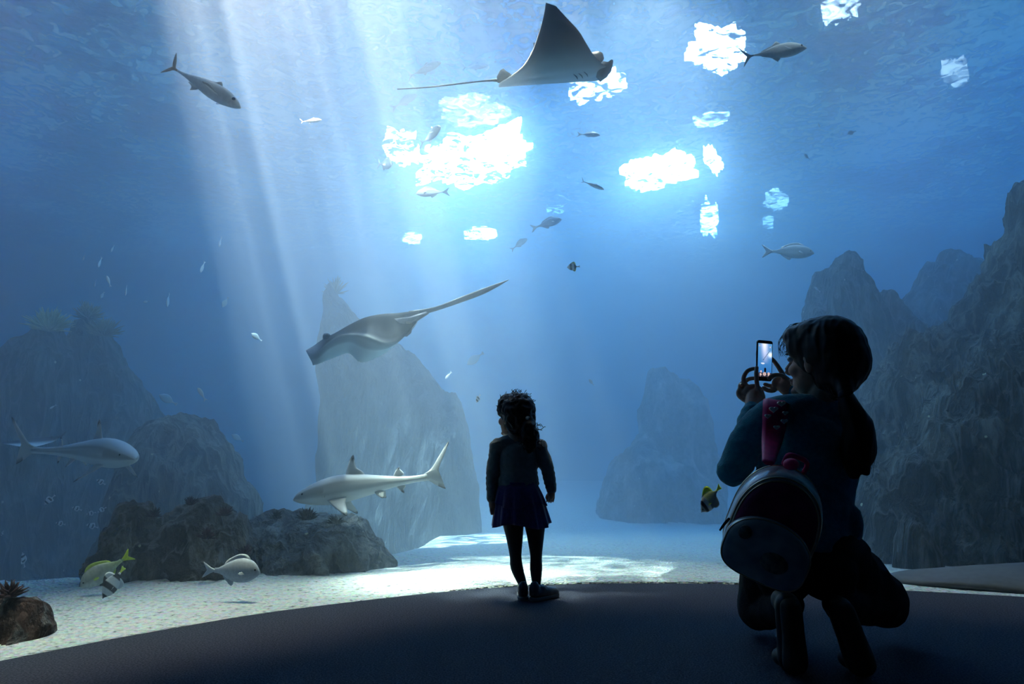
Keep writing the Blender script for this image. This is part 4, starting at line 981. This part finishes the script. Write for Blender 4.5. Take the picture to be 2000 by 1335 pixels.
body += fingers([
 [W(1540, 742, 2.945), W(1528, 733, 2.925), W(1512, 732, 2.92), W(1501, 738, 2.925)],                 # thumb tapping the screen
 [W(1530, 732, 2.975), W(1520, 716, 2.99), W(1510, 703, 2.99), W(1500, 696, 2.985)],                  # index behind the phone
 [W(1522, 742, 2.98), W(1508, 736, 2.995), W(1498, 728, 2.99)],
 [W(1514, 754, 2.975), W(1502, 753, 2.985), W(1494, 750, 2.98)],
 [W(1512, 762, 2.965), W(1500, 762, 2.965), W(1491, 757, 2.955)]])
woman = blob('person', body, .0045, m_skinp, it=3)
tag(woman, 'woman with long dark ponytail, teal sweater, kneeling with small backpack, filming with phone', 'person')
eyes(hw, woman)
# sweater
sh = [limb([W(1566, 1075, 2.66), W(1572, 1000, 2.66), W(1576, 900, 2.67), W(1578, 845, 2.67), W(1582, 815, 2.68)], [.132, .118, .13, .115, .07], 1.48),
      limb([W(1598, 792, 2.68), W(1592, 812, 2.68)], [.058, .085], 1.05),
      limb([shL, W(1530, 812, 2.67), W(1580, 808, 2.68), W(1630, 818, 2.68), shR], [.068, .078, .075, .078, .068]),
      limb([shL, shL.lerp(elL, .5) + Vector((-.012, 0, 0)), elL], [.068, .066, .058]), limb([elL, elL.lerp(wrL, .5), wrL], [.056, .048, .036]),
      limb([shR, shR.lerp(elR, .5), elR], [.066, .06, .055]), limb([elR, elR.lerp(wrR, .5), wrR], [.052, .046, .035]),
      ell(W(1662, 1020, 2.62), (.036, .05, .07)), ell(W(1668, 1040, 2.62), (.03, .03, .03))]
blob('sweater', sh, .007, m_sweater, woman, 5, wrinkle=(.006, 9, (1, 1, 2.2)))
tr = [limb([W(1512, 1085, 2.66), W(1568, 1080, 2.66), W(1632, 1085, 2.66)], [.13, .135, .13]), ell(W(1530, 1115, 2.60), (.105, .12, .105)), ell(W(1612, 1115, 2.60), (.105, .12, .105)),
      limb([hipL, hipL.lerp(knL, .5), knL], [.108, .098, .078]), limb([hipR, hipR.lerp(knR, .5) + Vector((0, 0, .01)), knR], [.125, .118, .095]),
      limb([knL, knL.lerp(anL, .5), anL], [.072, .068, .050]), limb([knR, knR.lerp(anR, .5), anR], [.085, .072, .052])]
blob('trousers', tr, .008, m_trouser, woman, 5, wrinkle=(.006, 7, (1, 1, 1.5)))
for nm, hx, tx in (('L', (1538, 1178, 2.44), (1546, 1284, 2.50)), ('R', (1640, 1186, 2.46), (1678, 1284, 2.48))):
    h = W(*hx); t = W(*tx); t.z = .042; dn = (t - h).normalized()
    s1 = blob('shoe', [limb([h, h.lerp(t, .5), t], [.042, .044, .046], .95, up=Vector((1, 0, 0))), ell(h + Vector((0, .04, .0)), (.04, .05, .04)), ell(t + Vector((0, .05, 0)), (.05, .05, .035))], .007, m_shoe, woman, 4)
    s2 = blob('sole', [limb([h + Vector((0, -.026, 0)), h.lerp(t, .5) + Vector((0, -.032, 0)), t + Vector((0, -.03, .0))], [.030, .032, .036], 1.2, up=Vector((0, 1, 0)))], .007, m_sole, s1, 3)
# hair
hs = [hw.e((-.035, 0, .032), (.120, .096, .112)), hw.e((-.065, 0, -.005), (.10, .090, .105)), hw.e((.0, 0, .062), (.10, .088, .078)), hw.e((-.06, .0, -.06), (.075, .072, .06)),
      hw.e((.05, .03, .078), (.055, .05, .04)), hw.e((.03, .062, .045), (.05, .024, .05)), hw.e((.03, -.062, .045), (.05, .024, .05))]
tie = W(1650, 770, 2.50)
hs += [ell(W(1636, 690, 2.60), (.098, .095, .115)), ell(W(1644, 722, 2.57), (.075, .08, .085)), limb([W(1645, 735, 2.56), W(1650, 756, 2.52), tie], [.066, .036, .022])]
hair = blob('hair', hs, .006, m_hair, woman, 5, wrinkle=(.003, 30, (1, 1, .3)))
pt = [limb([tie, W(1662, 800, 2.50), W(1676, 835, 2.50), W(1682, 875, 2.51), W(1684, 905, 2.52), W(1692, 922, 2.52)], [.024, .040, .052, .050, .034, .014], 1.0), limb([W(1676, 835, 2.5), W(1664, 880, 2.52), W(1668, 925, 2.54)], [.045, .04, .02])]
pony = blob('ponytail', pt, .006, m_hair, woman, 4, wrinkle=(.004, 26, (1, 1, .25)))
v, f = tube([tie + Vector((-.004, 0, .006)), tie + Vector((.004, 0, -.006))], [.029, .029], 14); o = mesh_obj('hair_tie', v, f, m_trouser, woman); o.matrix_parent_inverse = woman.matrix_world.inverted()
rnd = random.Random(5); st_ = []
for i in range(46):
    x = rnd.uniform(1650, 1700); y0 = rnd.uniform(785, 840)
    st_.append([W(1650 + rnd.uniform(0, 8), 775, 2.49), W(1668 + rnd.uniform(0, 22), 805 + rnd.uniform(0, 15), 2.47 + rnd.uniform(0, .05)), W(1690 + rnd.uniform(-14, 18), 865, 2.48 + rnd.uniform(0, .05)), W(1690 + rnd.uniform(-22, 16), 925 + rnd.uniform(-12, 8), 2.5)])
for i in range(26):
    a = rnd.uniform(-.5, .5); st_.append([hw.p(.02, rnd.uniform(-.05, .05), .13), hw.p(.07 + rnd.uniform(0, .02), rnd.uniform(-.03, .05), .105 + rnd.uniform(-.02, .02)), hw.p(.105 + rnd.uniform(-.01, .02), rnd.uniform(-.02, .06), .06 + rnd.uniform(-.03, .02)), hw.p(.10 + rnd.uniform(0, .02), rnd.uniform(0, .06), .02 + rnd.uniform(-.02, .02))])
for i in range(16): st_.append([W(1606 + i, 752, 2.56), W(1622 + rnd.uniform(0, 6), 772 + rnd.uniform(-3, 8), 2.52), W(1638 + rnd.uniform(0, 8), 774 + rnd.uniform(-4, 6), 2.51), W(1650, 772, 2.5)])
hair_strands('loose_strands', st_, .0011, m_hair, woman)['kind'] = 'stuff'
v, f = tube([W(1446, 752, 2.945), W(1450, 751, 2.945)], [.0095, .0095], 10); o = mesh_obj('finger_ring', v, f, m_gold, woman); o.matrix_parent_inverse = woman.matrix_world.inverted()

# ---- her phone
def screen_img(u, v):
    """what the screen shows: the tank with its light, the ray and the child; u across, v from the top"""
    c = [lerp(.10, .02, v), lerp(.34, .16, v), lerp(.68, .50, v)]
    g = math.exp(-((u - .45 - .15 * v) / .20) ** 2) * max(0, 1 - v / .62); g2 = math.exp(-((u - .9) / .16) ** 2 - ((v - .33) / .07) ** 2)
    c = [min(1, x + 1.0 * g * k + 1.2 * g2) for x, k in zip(c, (1, .78, .72))]
    dk = abs((u - .18) * .62 + (v - .62)) < .012 and .35 < u < .85
    if dk: c = [.02, .05, .10]
    if ((u - .36) / .14) ** 2 + ((v - .60) / .022) ** 2 < 1: c = [.75, .85, 1]
    if ((u - .54) / .075) ** 2 + ((v - .76) / .035) ** 2 < 1 or (abs(u - .54) < .07 and .78 < v < .86): c = [.004, .006, .012]
    if v > .87: c = [.03, .03, .05]
    for cu, cv, r in ((.5, .915, .105), (.22, .93, .07), (.24, .845, .06), (.80, .90, .08), (.1, .07, .04), (.88, .10, .04), (.2, .965, .05), (.78, .96, .05)):
        q = math.hypot(u - cu, (v - cv) * 1.9)
        if q < r: c = [1, .72, .68] if not (r * .45 < q < r * .68) else [.1, .06, .08]
    return c
pc = W(1492.5, 704, 2.94); pu = (W(1493.5, 665, 2.935) - W(1491.5, 744, 2.945)).normalized(); pr = Vector((.965, .26, 0)); pr = (pr - pu * pr.dot(pu)).normalized(); pn = pr.cross(pu)
if pn.y > 0: pn = -pn
PW, PH = .0385, .088
def rrect(w, h, r, n=6):
    out = []
    for cx_, cz_, a0 in ((w - r, h - r, 0), (-w + r, h - r, 90), (-w + r, -h + r, 180), (w - r, -h + r, 270)):
        for k in range(n + 1): a = R(a0 + 90 * k / n); out.append((cx_ + r * math.cos(a), cz_ + r * math.sin(a)))
    return out
def slab(outs, base, ax, n0=None):
    """stack of outlines [(outline, offset along normal)]"""
    V = []; F = []; n = len(outs[0][0])
    for o_, off_ in outs: V += [base + ax[0] * x + ax[1] * z + ax[2] * off_ for x, z in o_]
    for k in range(len(outs) - 1):
        for a in range(n): F.append((k * n + a, k * n + (a + 1) % n, (k + 1) * n + (a + 1) % n, (k + 1) * n + a))
    F.append(tuple(range(n))[::-1]); F.append(tuple(range((len(outs) - 1) * n, len(outs) * n)))
    return V, F
m_case = pmat('phone_black', (.008, .008, .01), .25, spec=.6)
phone = empty('smartphone', pc, 'black smartphone with lit screen held upright in both hands of the kneeling woman', 'phone')
AX = (pr, pu, pn)
v, f = slab([(rrect(PW - .002, PH - .002, .009), -.0045), (rrect(PW, PH, .010), -.003), (rrect(PW, PH, .010), .003), (rrect(PW - .0015, PH - .0015, .009), .0045)], Vector(), AX)
fix_normals(mesh_obj('case', v, f, m_case, phone, smooth=False))
GU, GV = 40, 84; sw, s_h = PW - .004, PH - .016; V = []; F = []; C = []
for j in range(GV + 1):
    for i in range(GU + 1):
        V.append(pr * (-sw + 2 * sw * i / GU) + pu * (s_h - 2 * s_h * j / GV + .002) + pn * .0048); C.append(screen_img(i / GU, j / GV))
for j in range(GV):
    for i in range(GU): a = j * (GU + 1) + i; F.append((a, a + GU + 1, a + GU + 2, a + 1))
m_scr, nt, out = node_mat('phone_screen'); e = nt.nodes.new('ShaderNodeEmission'); at = nt.nodes.new('ShaderNodeAttribute'); at.attribute_name = 'col'
nt.links.new(at.outputs['Color'], e.inputs[0]); e.inputs[1].default_value = 1.0; nt.links.new(e.outputs[0], out.inputs['Surface'])
mesh_obj('screen', V, F, m_scr, phone, cols=C)
v, f = slab([(rrect(.004, .0012, .0011, 3), .0044), (rrect(.004, .0012, .0011, 3), .0052)], pu * (PH - .007), AX); mesh_obj('earpiece', v, f, m_sole, phone)
v, f = slab([(rrect(.0012, .010, .001, 3), -.0015), (rrect(.0012, .010, .001, 3), .0015)], -pr * (PW + .0005) + pu * .03, AX); mesh_obj('side_button', v, f, m_sole, phone)

# ---- her backpack
def bag_pt(o, x, y, z): return o
Rb = Euler((0, 0, 0)).to_matrix()
bx_ = W(1512, 1018, 2.40)
MB_ = Matrix.Rotation(R(24), 3, Vector((0, 1, 0))) @ Matrix.Rotation(R(-14), 3, 'Z') @ Matrix.Rotation(R(14), 3, 'X')
def BL(x, y, z): return bx_ + MB_ @ Vector((x, y, z))
def arch(w, h, b=None, n=40, top=.62):
    """outline of an upright pouch: round top, softly squared bottom; centre at origin"""
    out = []
    for i in range(n):
        a = 2 * math.pi * i / n; c, s = math.cos(a), math.sin(a)
        e = 2.0 / 2.15 if s > 0 else 2.0 / 3.6
        out.append((math.copysign(abs(c) ** e, c) * w, math.copysign(abs(s) ** e, s) * h))
    return out
m_bag = pmat('printed_vinyl', (.52, .50, .48), .28, color2=(.27, .25, .27), nscale=11, spec=.5, detail=2, coat=.3)
m_pink = pmat('magenta_fabric', (.26, .02, .09), .6, .3, nscale=20)
m_pinkp = pmat('strap_pink', (.75, .03, .16), .55, .2, nscale=30)
m_heart = pmat('white_print', (.85, .84, .72), .5)
bag = empty('backpack', bx_, 'small child backpack, pale printed vinyl with magenta front, on the kneeling woman back', 'backpack')
def BV(outs):
    V = []; F = []; n = len(outs[0][0])
    for o_, y in outs: V += [MB_ @ Vector((x, y, z)) for x, z in o_]
    for k in range(len(outs) - 1):
        for a in range(n): F.append((k * n + a, k * n + (a + 1) % n, (k + 1) * n + (a + 1) % n, (k + 1) * n + a))
    F.append(tuple(range(n))[::-1]); F.append(tuple(range((len(outs) - 1) * n, len(outs) * n)))
    return V, F
def sh_(o, dx, dz): return [(x + dx, z + dz) for x, z in o]
bw, bh = .142, .185
v, f = BV([(arch(bw * .94, bh * .96), .075), (arch(bw, bh), .06), (arch(bw * 1.01, bh * 1.01), .0), (sh_(arch(bw * .99, bh * .98), 0, -.006), -.05), (sh_(arch(bw * .93, bh * .92), 0, -.010), -.066)])
fix_normals(mesh_obj('body', v, f, m_bag, bag))
v, f = BV([(sh_(arch(bw * .90, bh * .88), 0, -.010), -.060), (sh_(arch(bw * .88, bh * .86), 0, -.010), -.074), (sh_(arch(bw * .70, bh * .70), 0, -.012), -.082), (sh_(arch(bw * .3, bh * .3), 0, -.012), -.085)])
fix_normals(mesh_obj('front_panel', v, f, m_pink, bag))
def piping(nm, outl, y, r, mat):
    n = len(outl); V = []; F = []
    for i, (x, z) in enumerate(outl):
        x1, z1 = outl[(i + 1) % n]; x0, z0 = outl[i - 1]; t = Vector((x1 - x0, 0, z1 - z0)).normalized(); nn = Vector((t.z, 0, -t.x))
        for a in range(6): th = a * math.pi / 3; V.append(MB_ @ (Vector((x, y, z)) + nn * r * math.cos(th) + Vector((0, 1, 0)) * r * math.sin(th)))
    for i in range(n):
        for a in range(6): F.append((i * 6 + a, i * 6 + (a + 1) % 6, ((i + 1) % n) * 6 + (a + 1) % 6, ((i + 1) % n) * 6 + a))
    return fix_normals(mesh_obj(nm, V, F, mat, bag))
piping('back_piping', arch(bw * 1.0, bh * 1.0, n=64), .066, .0028, m_gold)
piping('front_piping', sh_(arch(bw * .955, bh * .945, n=64), 0, -.010), -.063, .0028, m_gold)
zp = piping('zip', sh_(arch(bw * .90, bh * .88, n=64), 0, -.010), -.070, .0030, m_gold)
pk = lambda s: sh_(arch(bw * .97 * s, bh * .56 * s), 0, -.082)
v, f = BV([(pk(.96), -.058), (pk(1.0), -.075), (pk(1.0), -.108), (pk(.92), -.124), (pk(.6), -.130), (pk(.2), -.132)])
pocket = fix_normals(mesh_obj('front_pocket', v, f, m_bag, bag))
piping('pocket_piping', sh_(arch(bw * .95, bh * .55, n=64), 0, -.082), -.114, .0024, m_gold)
# plain printed ovals on the pocket
m_print = pmat('dark_print', (.24, .22, .17), .35, color2=(.12, .09, .10), nscale=60, spec=.5)
for ox, oz, w_, h_ in ((.03, -.10, .048, .036), (-.085, -.045, .022, .024)):
    v, f = BV([([(ox + w_ * math.cos(a * .2618), oz + h_ * math.sin(a * .2618)) for a in range(24)], -.126), ([(ox + .9 * w_ * math.cos(a * .2618), oz + .9 * h_ * math.sin(a * .2618)) for a in range(24)], -.1335)])
    fix_normals(mesh_obj('printed_oval', v, f, m_print, pocket))
for q in ((-.105, .03), (-.06, .145)):
    pass
v, f = tube([MB_ @ Vector((-.035, .065, .185)), MB_ @ Vector((-.03, .06, .225)), MB_ @ Vector((.03, .06, .225)), MB_ @ Vector((.035, .065, .185))], [.008, .009, .009, .008], 8, sub=6); mesh_obj('top_handle', v, f, m_pinkp, bag)
v, f = ell(W(1545, 906, 2.31) - bx_, (.026, .024, .020)); mesh_obj('pompom', v, f, m_pinkp, bag)
v, f = tube([MB_ @ Vector((-.142, -.08, -.035)), MB_ @ Vector((-.15, -.09, -.055)), MB_ @ Vector((-.156, -.085, -.085))], [.004, .005, .003], 6); mesh_obj('zip_pull', v, f, m_trouser, bag)
# strap over the left shoulder
sc_ = [W(1500, 905, 2.36), W(1507, 860, 2.50), W(1512, 820, 2.555), W(1514, 795, 2.59), W(1516, 783, 2.64), W(1512, 784, 2.72), W(1500, 805, 2.78)]
hwid = [.020, .036, .046, .047, .046, .044, .04]
C_ = cr_list(sc_, 6); Hw = [h.x for h in cr_list([Vector((h, 0, 0)) for h in hwid], 6)]; V = []; F = []
for i, c in enumerate(C_):
    t = (C_[min(i + 1, len(C_) - 1)] - C_[max(i - 1, 0)]).normalized(); s = Vector((1, .1, -.02)); s = (s - t * s.dot(t)).normalized(); u = s.cross(t)
    for a, b in ((-1, -.004), (-.6, .004), (0, .006), (.6, .004), (1, -.004), (.6, -.008), (0, -.008), (-.6, -.008)):
        V.append(c + s * Hw[i] * a - u * b * (1 if u.y < 0 else 1) - bx_)
for i in range(len(C_) - 1):
    for a in range(8): F.append((i * 8 + a, i * 8 + (a + 1) % 8, (i + 1) * 8 + (a + 1) % 8, (i + 1) * 8 + a))
F.append(tuple(range(8))[::-1]); F.append(tuple(range((len(C_) - 1) * 8, len(C_) * 8)))
strap = fix_normals(mesh_obj('shoulder_strap', V, F, m_pinkp, bag))
def heart(n=24):
    out = []
    for i in range(n):
        t = 2 * math.pi * i / n; out.append((16 * math.sin(t) ** 3 / 17, (13 * math.cos(t) - 5 * math.cos(2 * t) - 2 * math.cos(3 * t) - math.cos(4 * t)) / 17))
    return out
for px, py, d, s in ((1511, 799, 2.553, .013), (1526, 788, 2.583, .012), (1534, 806, 2.552, .008), (1500, 812, 2.53, .009), (1532, 822, 2.53, .010), (1517, 834, 2.505, .009)):
    hh = heart(); c = W(px, py, d) - bx_; V = []; n = len(hh)
    for off in (-.004, .006): V += [c + Vector((x * s * 1.3, off + z * s * -.25, z * s)) for x, z in hh]
    F = [tuple(range(n)), tuple(range(n, 2 * n))[::-1]] + [(a, n + a, n + (a + 1) % n, (a + 1) % n) for a in range(n)]
    fix_normals(mesh_obj('white_heart', V, F, m_heart, strap, smooth=False))

# ---- the girl
G = lambda x, y, d=3.64: P(x, y, d)
hg = Frame(G(1004, 812), (-.66, .75), .90, .05)
m_shirt = pmat('girl_cardigan', (.20, .22, .22), .9, .2, nscale=50, bump=.4, bscale=200, spec=.1, sheen=.4)
m_leg = pmat('leggings_black', (.03, .035, .036), .85, .2, spec=.15, sheen=.5)
m_skirt = pmat('tulle_purple', (.06, .03, .15), .8, .3, nscale=70, spec=.2, sheen=.5)
gs = head_shapes(hg)
gs.append(limb([hg.p(-.02, 0, -.06), G(1004, 846), G(1008, 860)], [.036, .034, .045]))
gs.append(limb([G(1012, 1000), G(1013, 950), G(1012, 905), G(1009, 872)], [.07, .062, .065, .05], 1.35))
gsh, gel, gwr = [G(972, 872), G(1053, 873)], [G(962, 925), G(1070, 918)], [G(961, 972), G(1077, 955)]
for a, b, c in zip(gsh, gel, gwr):
    gs.append(limb([a, b], [.028, .024])); gs.append(limb([b, c], [.024, .016]))
gs.append(limb([gwr[0], G(962, 985), G(964, 994)], [.016, .020, .018])); gs.append(limb([gwr[1], G(1077, 963), G(1076, 969)], [.016, .019, .018]))
for bx0, by0, s in ((964, 994, -1), (1076, 969, 1)):
    for k in range(4):
        x = bx0 - 6 + 4 * k; dd = 3.62 + .012 * k
        gs.append(limb([G(x, by0, dd), G(x + s * -1, by0 + 6, dd + .004), G(x - s * 2, by0 + 10 + (k in (1, 2)) * 1.5, dd + .016)], [.0062, .0058, .0052], n=8))
    gs.append(limb([G(bx0 - s * 5, by0 - 6, 3.65), G(bx0 - s * 9, by0 + 1, 3.66), G(bx0 - s * 8, by0 + 6, 3.67)], [.0068, .0064, .0055], n=8))
lg = [([G(1001, 1005), G(1005, 1050), G(1007, 1085), G(1010, 1110), G(1022, 1146)], [.057, .042, .030, .031, .020]), ([G(1044, 1005), G(1046, 1050), G(1047, 1085), G(1047, 1110), G(1048, 1146)], [.057, .042, .030, .031, .020])]
for pts, rr_ in lg: gs.append(limb(pts, [r * .9 for r in rr_]))
girl = blob('person', gs, .0036, m_skinp, it=3)
tag(girl, 'little girl with curly ponytail, grey top and purple tulle skirt, standing at the window', 'person')
eyes(hg, girl)
tp = [limb([G(1012, 948), G(1013, 925), G(1012, 900), G(1010, 878), G(1008, 864)], [.080, .074, .076, .068, .040], 1.33), limb([G(978, 868), G(1008, 862), G(1048, 868)], [.036, .04, .036])]
for a, b, c in zip(gsh, gel, gwr):
    tp += [ell(a + Vector((0, 0, .002)), (.042, .042, .042)), limb([a, b], [.038, .033]), limb([b, c], [.033, .026])]
blob('cardigan', tp, .005, m_shirt, girl, 4, wrinkle=(.004, 14, (1, 1, 2.6)))
for pts, rr_ in lg: blob('legging', [limb(pts[:-1] + [pts[-1] + Vector((0, 0, .01))], [r * 1.04 for r in rr_])], .005, m_leg, girl, 3)
# tulle skirt of two tiers
def tier(nm, cx0, y0, r0, cx1, y1, r1, amp, nf, seed):
    V = []; F = []; NA_ = 96; NZ = 14; c0 = G(cx0, y0); c1 = G(cx1, y1)
    for side in (0, 1):
        for j in range(NZ + 1):
            t = j / NZ
            for a in range(NA_):
                th = 2 * math.pi * a / NA_; fold = amp * t * (math.sin(nf * th + seed) + .5 * math.sin((nf * 2 + 3) * th + 2 * seed))
                r = lerp(r0, r1, t ** .75) + fold - side * .004
                V.append(Vector((lerp(c0.x, c1.x, t) + r * math.cos(th), c0.y + r * .82 * math.sin(th), lerp(c0.z, c1.z, t) + .012 * t * math.sin(3 * th + seed))))
    M_ = (NZ + 1) * NA_
    for j in range(NZ):
        for a in range(NA_):
            b = (a + 1) % NA_; F.append((j * NA_ + a, j * NA_ + b, (j + 1) * NA_ + b, (j + 1) * NA_ + a)); F.append((M_ + j * NA_ + b, M_ + j * NA_ + a, M_ + (j + 1) * NA_ + a, M_ + (j + 1) * NA_ + b))
    for a in range(NA_):
        b = (a + 1) % NA_; F.append((NZ * NA_ + a, NZ * NA_ + b, M_ + NZ * NA_ + b, M_ + NZ * NA_ + a)); F.append((b, a, M_ + a, M_ + b))
    return fix_normals(mesh_obj(nm, V, F, m_skirt))
sk = tier('skirt', 1012, 944, .098, 1018, 1024, .150, .007, 11, 1); sk.parent = girl; sk.matrix_parent_inverse = girl.matrix_world.inverted()
s2 = tier('ruffle', 1012, 946, .102, 1015, 985, .138, .007, 13, 4); s2.parent = sk
s3 = tier('waistband', 1012, 940, .100, 1012, 950, .103, .0, 3, 0); s3.parent = sk
# shoes
def g_shoe(heel, toe, w=.030):
    h = Vector(heel); t = Vector(toe); m_ = h.lerp(t, .5)
    s = blob('shoe', [limb([h + Vector((0, 0, .038)), m_ + Vector((0, 0, .034)), t + Vector((0, 0, .026))], [w, w * 1.0, w * .85]), limb([h + Vector((0, 0, .05)) , h + Vector((0, 0, .075))], [w * .95, w * .85]), ell(h.lerp(t, .3) + Vector((0, 0, .055)), (w, w * .9, w * .7))], .004, m_gshoe, girl, 3)
    so = blob('sole', [limb([h + Vector((0, 0, .012)), m_ + Vector((0, 0, .012)), t + Vector((0, 0, .014))], [w * 1.06, w * 1.05, w * .95])], .004, m_gsole, s, 3)
    for v in so.data.vertices: v.co.z = max(.001, min(.02, v.co.z))
    k = h.lerp(t, .55)
    for q in range(3):
        c = h.lerp(t, .42 + .13 * q) + Vector((0, 0, .068 - .009 * q)); d_ = (t - h).normalized().cross(Vector((0, 0, 1)))
        v, f = tube([c - d_ * .018 - Vector((0, 0, .006)), c + Vector((0, 0, .004)), c + d_ * .018 - Vector((0, 0, .006))], [.0025, .003, .0025], 6); o = mesh_obj('lace', v, f, m_gsole, s)
    return s
m_gshoe = pmat('sneaker_grey', (.07, .075, .085), .35, .4, nscale=40, spec=.6); m_gsole = pmat('sneaker_sole', (.18, .18, .18), .6)
def FL(x, y):
    v = P(x, y, 1) - EYE; t = -EYE.z / v.z; return EYE + v * t
g_shoe(FL(1022, 1172), FL(1024, 1172) + Vector((-.01, .12, 0)), .027)
g_shoe(FL(1044, 1173), FL(1084, 1168) + Vector((.0, .03, 0)), .029)
# curly hair
gh = [hg.e((-.03, 0, .035), (.112, .092, .100)), hg.e((-.05, 0, -.01), (.092, .088, .10)), hg.e((.02, 0, .07), (.09, .078, .06)), hg.e((.05, .0, .085), (.05, .055, .035)), hg.e((.03, .06, .04), (.045, .022, .05)), hg.e((.03, -.06, .04), (.045, .022, .05)),
      limb([hg.p(-.11, -.01, .0), G(1030, 815, 3.56), G(1034, 838, 3.54), G(1037, 862, 3.55), G(1034, 878, 3.56)], [.035, .026, .040, .038, .018])]
blob('hair', gh, .005, m_hair, girl, 3, wrinkle=(.007, 34, (1, 1, 1)))
rnd = random.Random(11); cur = []
def curl(c, d, L, r, turns):
    d = d.normalized(); s = d.cross(Vector((0.3, 1, .2))).normalized(); u = d.cross(s); ph = rnd.uniform(0, 6)
    return [c + d * L * t / 9 + s * r * math.cos(ph + turns * t * .7) + u * r * math.sin(ph + turns * t * .7) for t in range(10)]
for i in range(70):
    c = G(1036 + rnd.uniform(-14, 14), 838 + rnd.uniform(-14, 28), 3.55 + rnd.uniform(-.03, .03)); cur.append(curl(c, Vector((rnd.uniform(-.7, 1), rnd.uniform(-.6, .3), rnd.uniform(-1.4, .1))), rnd.uniform(.03, .06), .006, 1.0))
for i in range(60):
    a = rnd.uniform(0, 2 * math.pi); e_ = rnd.uniform(.1, 1.4); dr = hg.f * math.cos(a) * math.cos(e_) * 1.05 + hg.l * math.sin(a) * math.cos(e_) + hg.u * math.sin(e_)
    cur.append(curl(hg.p(-.02, 0, .04) + dr * .088, dr + Vector((rnd.uniform(-.8, .8), 0, rnd.uniform(-.8, .4))), rnd.uniform(.015, .035), .004, 1.0))
hair_strands('curls', cur, .0016, m_hair, girl)['kind'] = 'stuff'
v, f = ell(G(1031, 816, 3.53), (.013, .011, .011)); o = mesh_obj('hair_tie', v, f, m_heart, girl)
v, f = ell(hg.p(-.004, .078, -.062), (.003, .003, .009)); o = mesh_obj('earring', v, f, m_gold, girl)
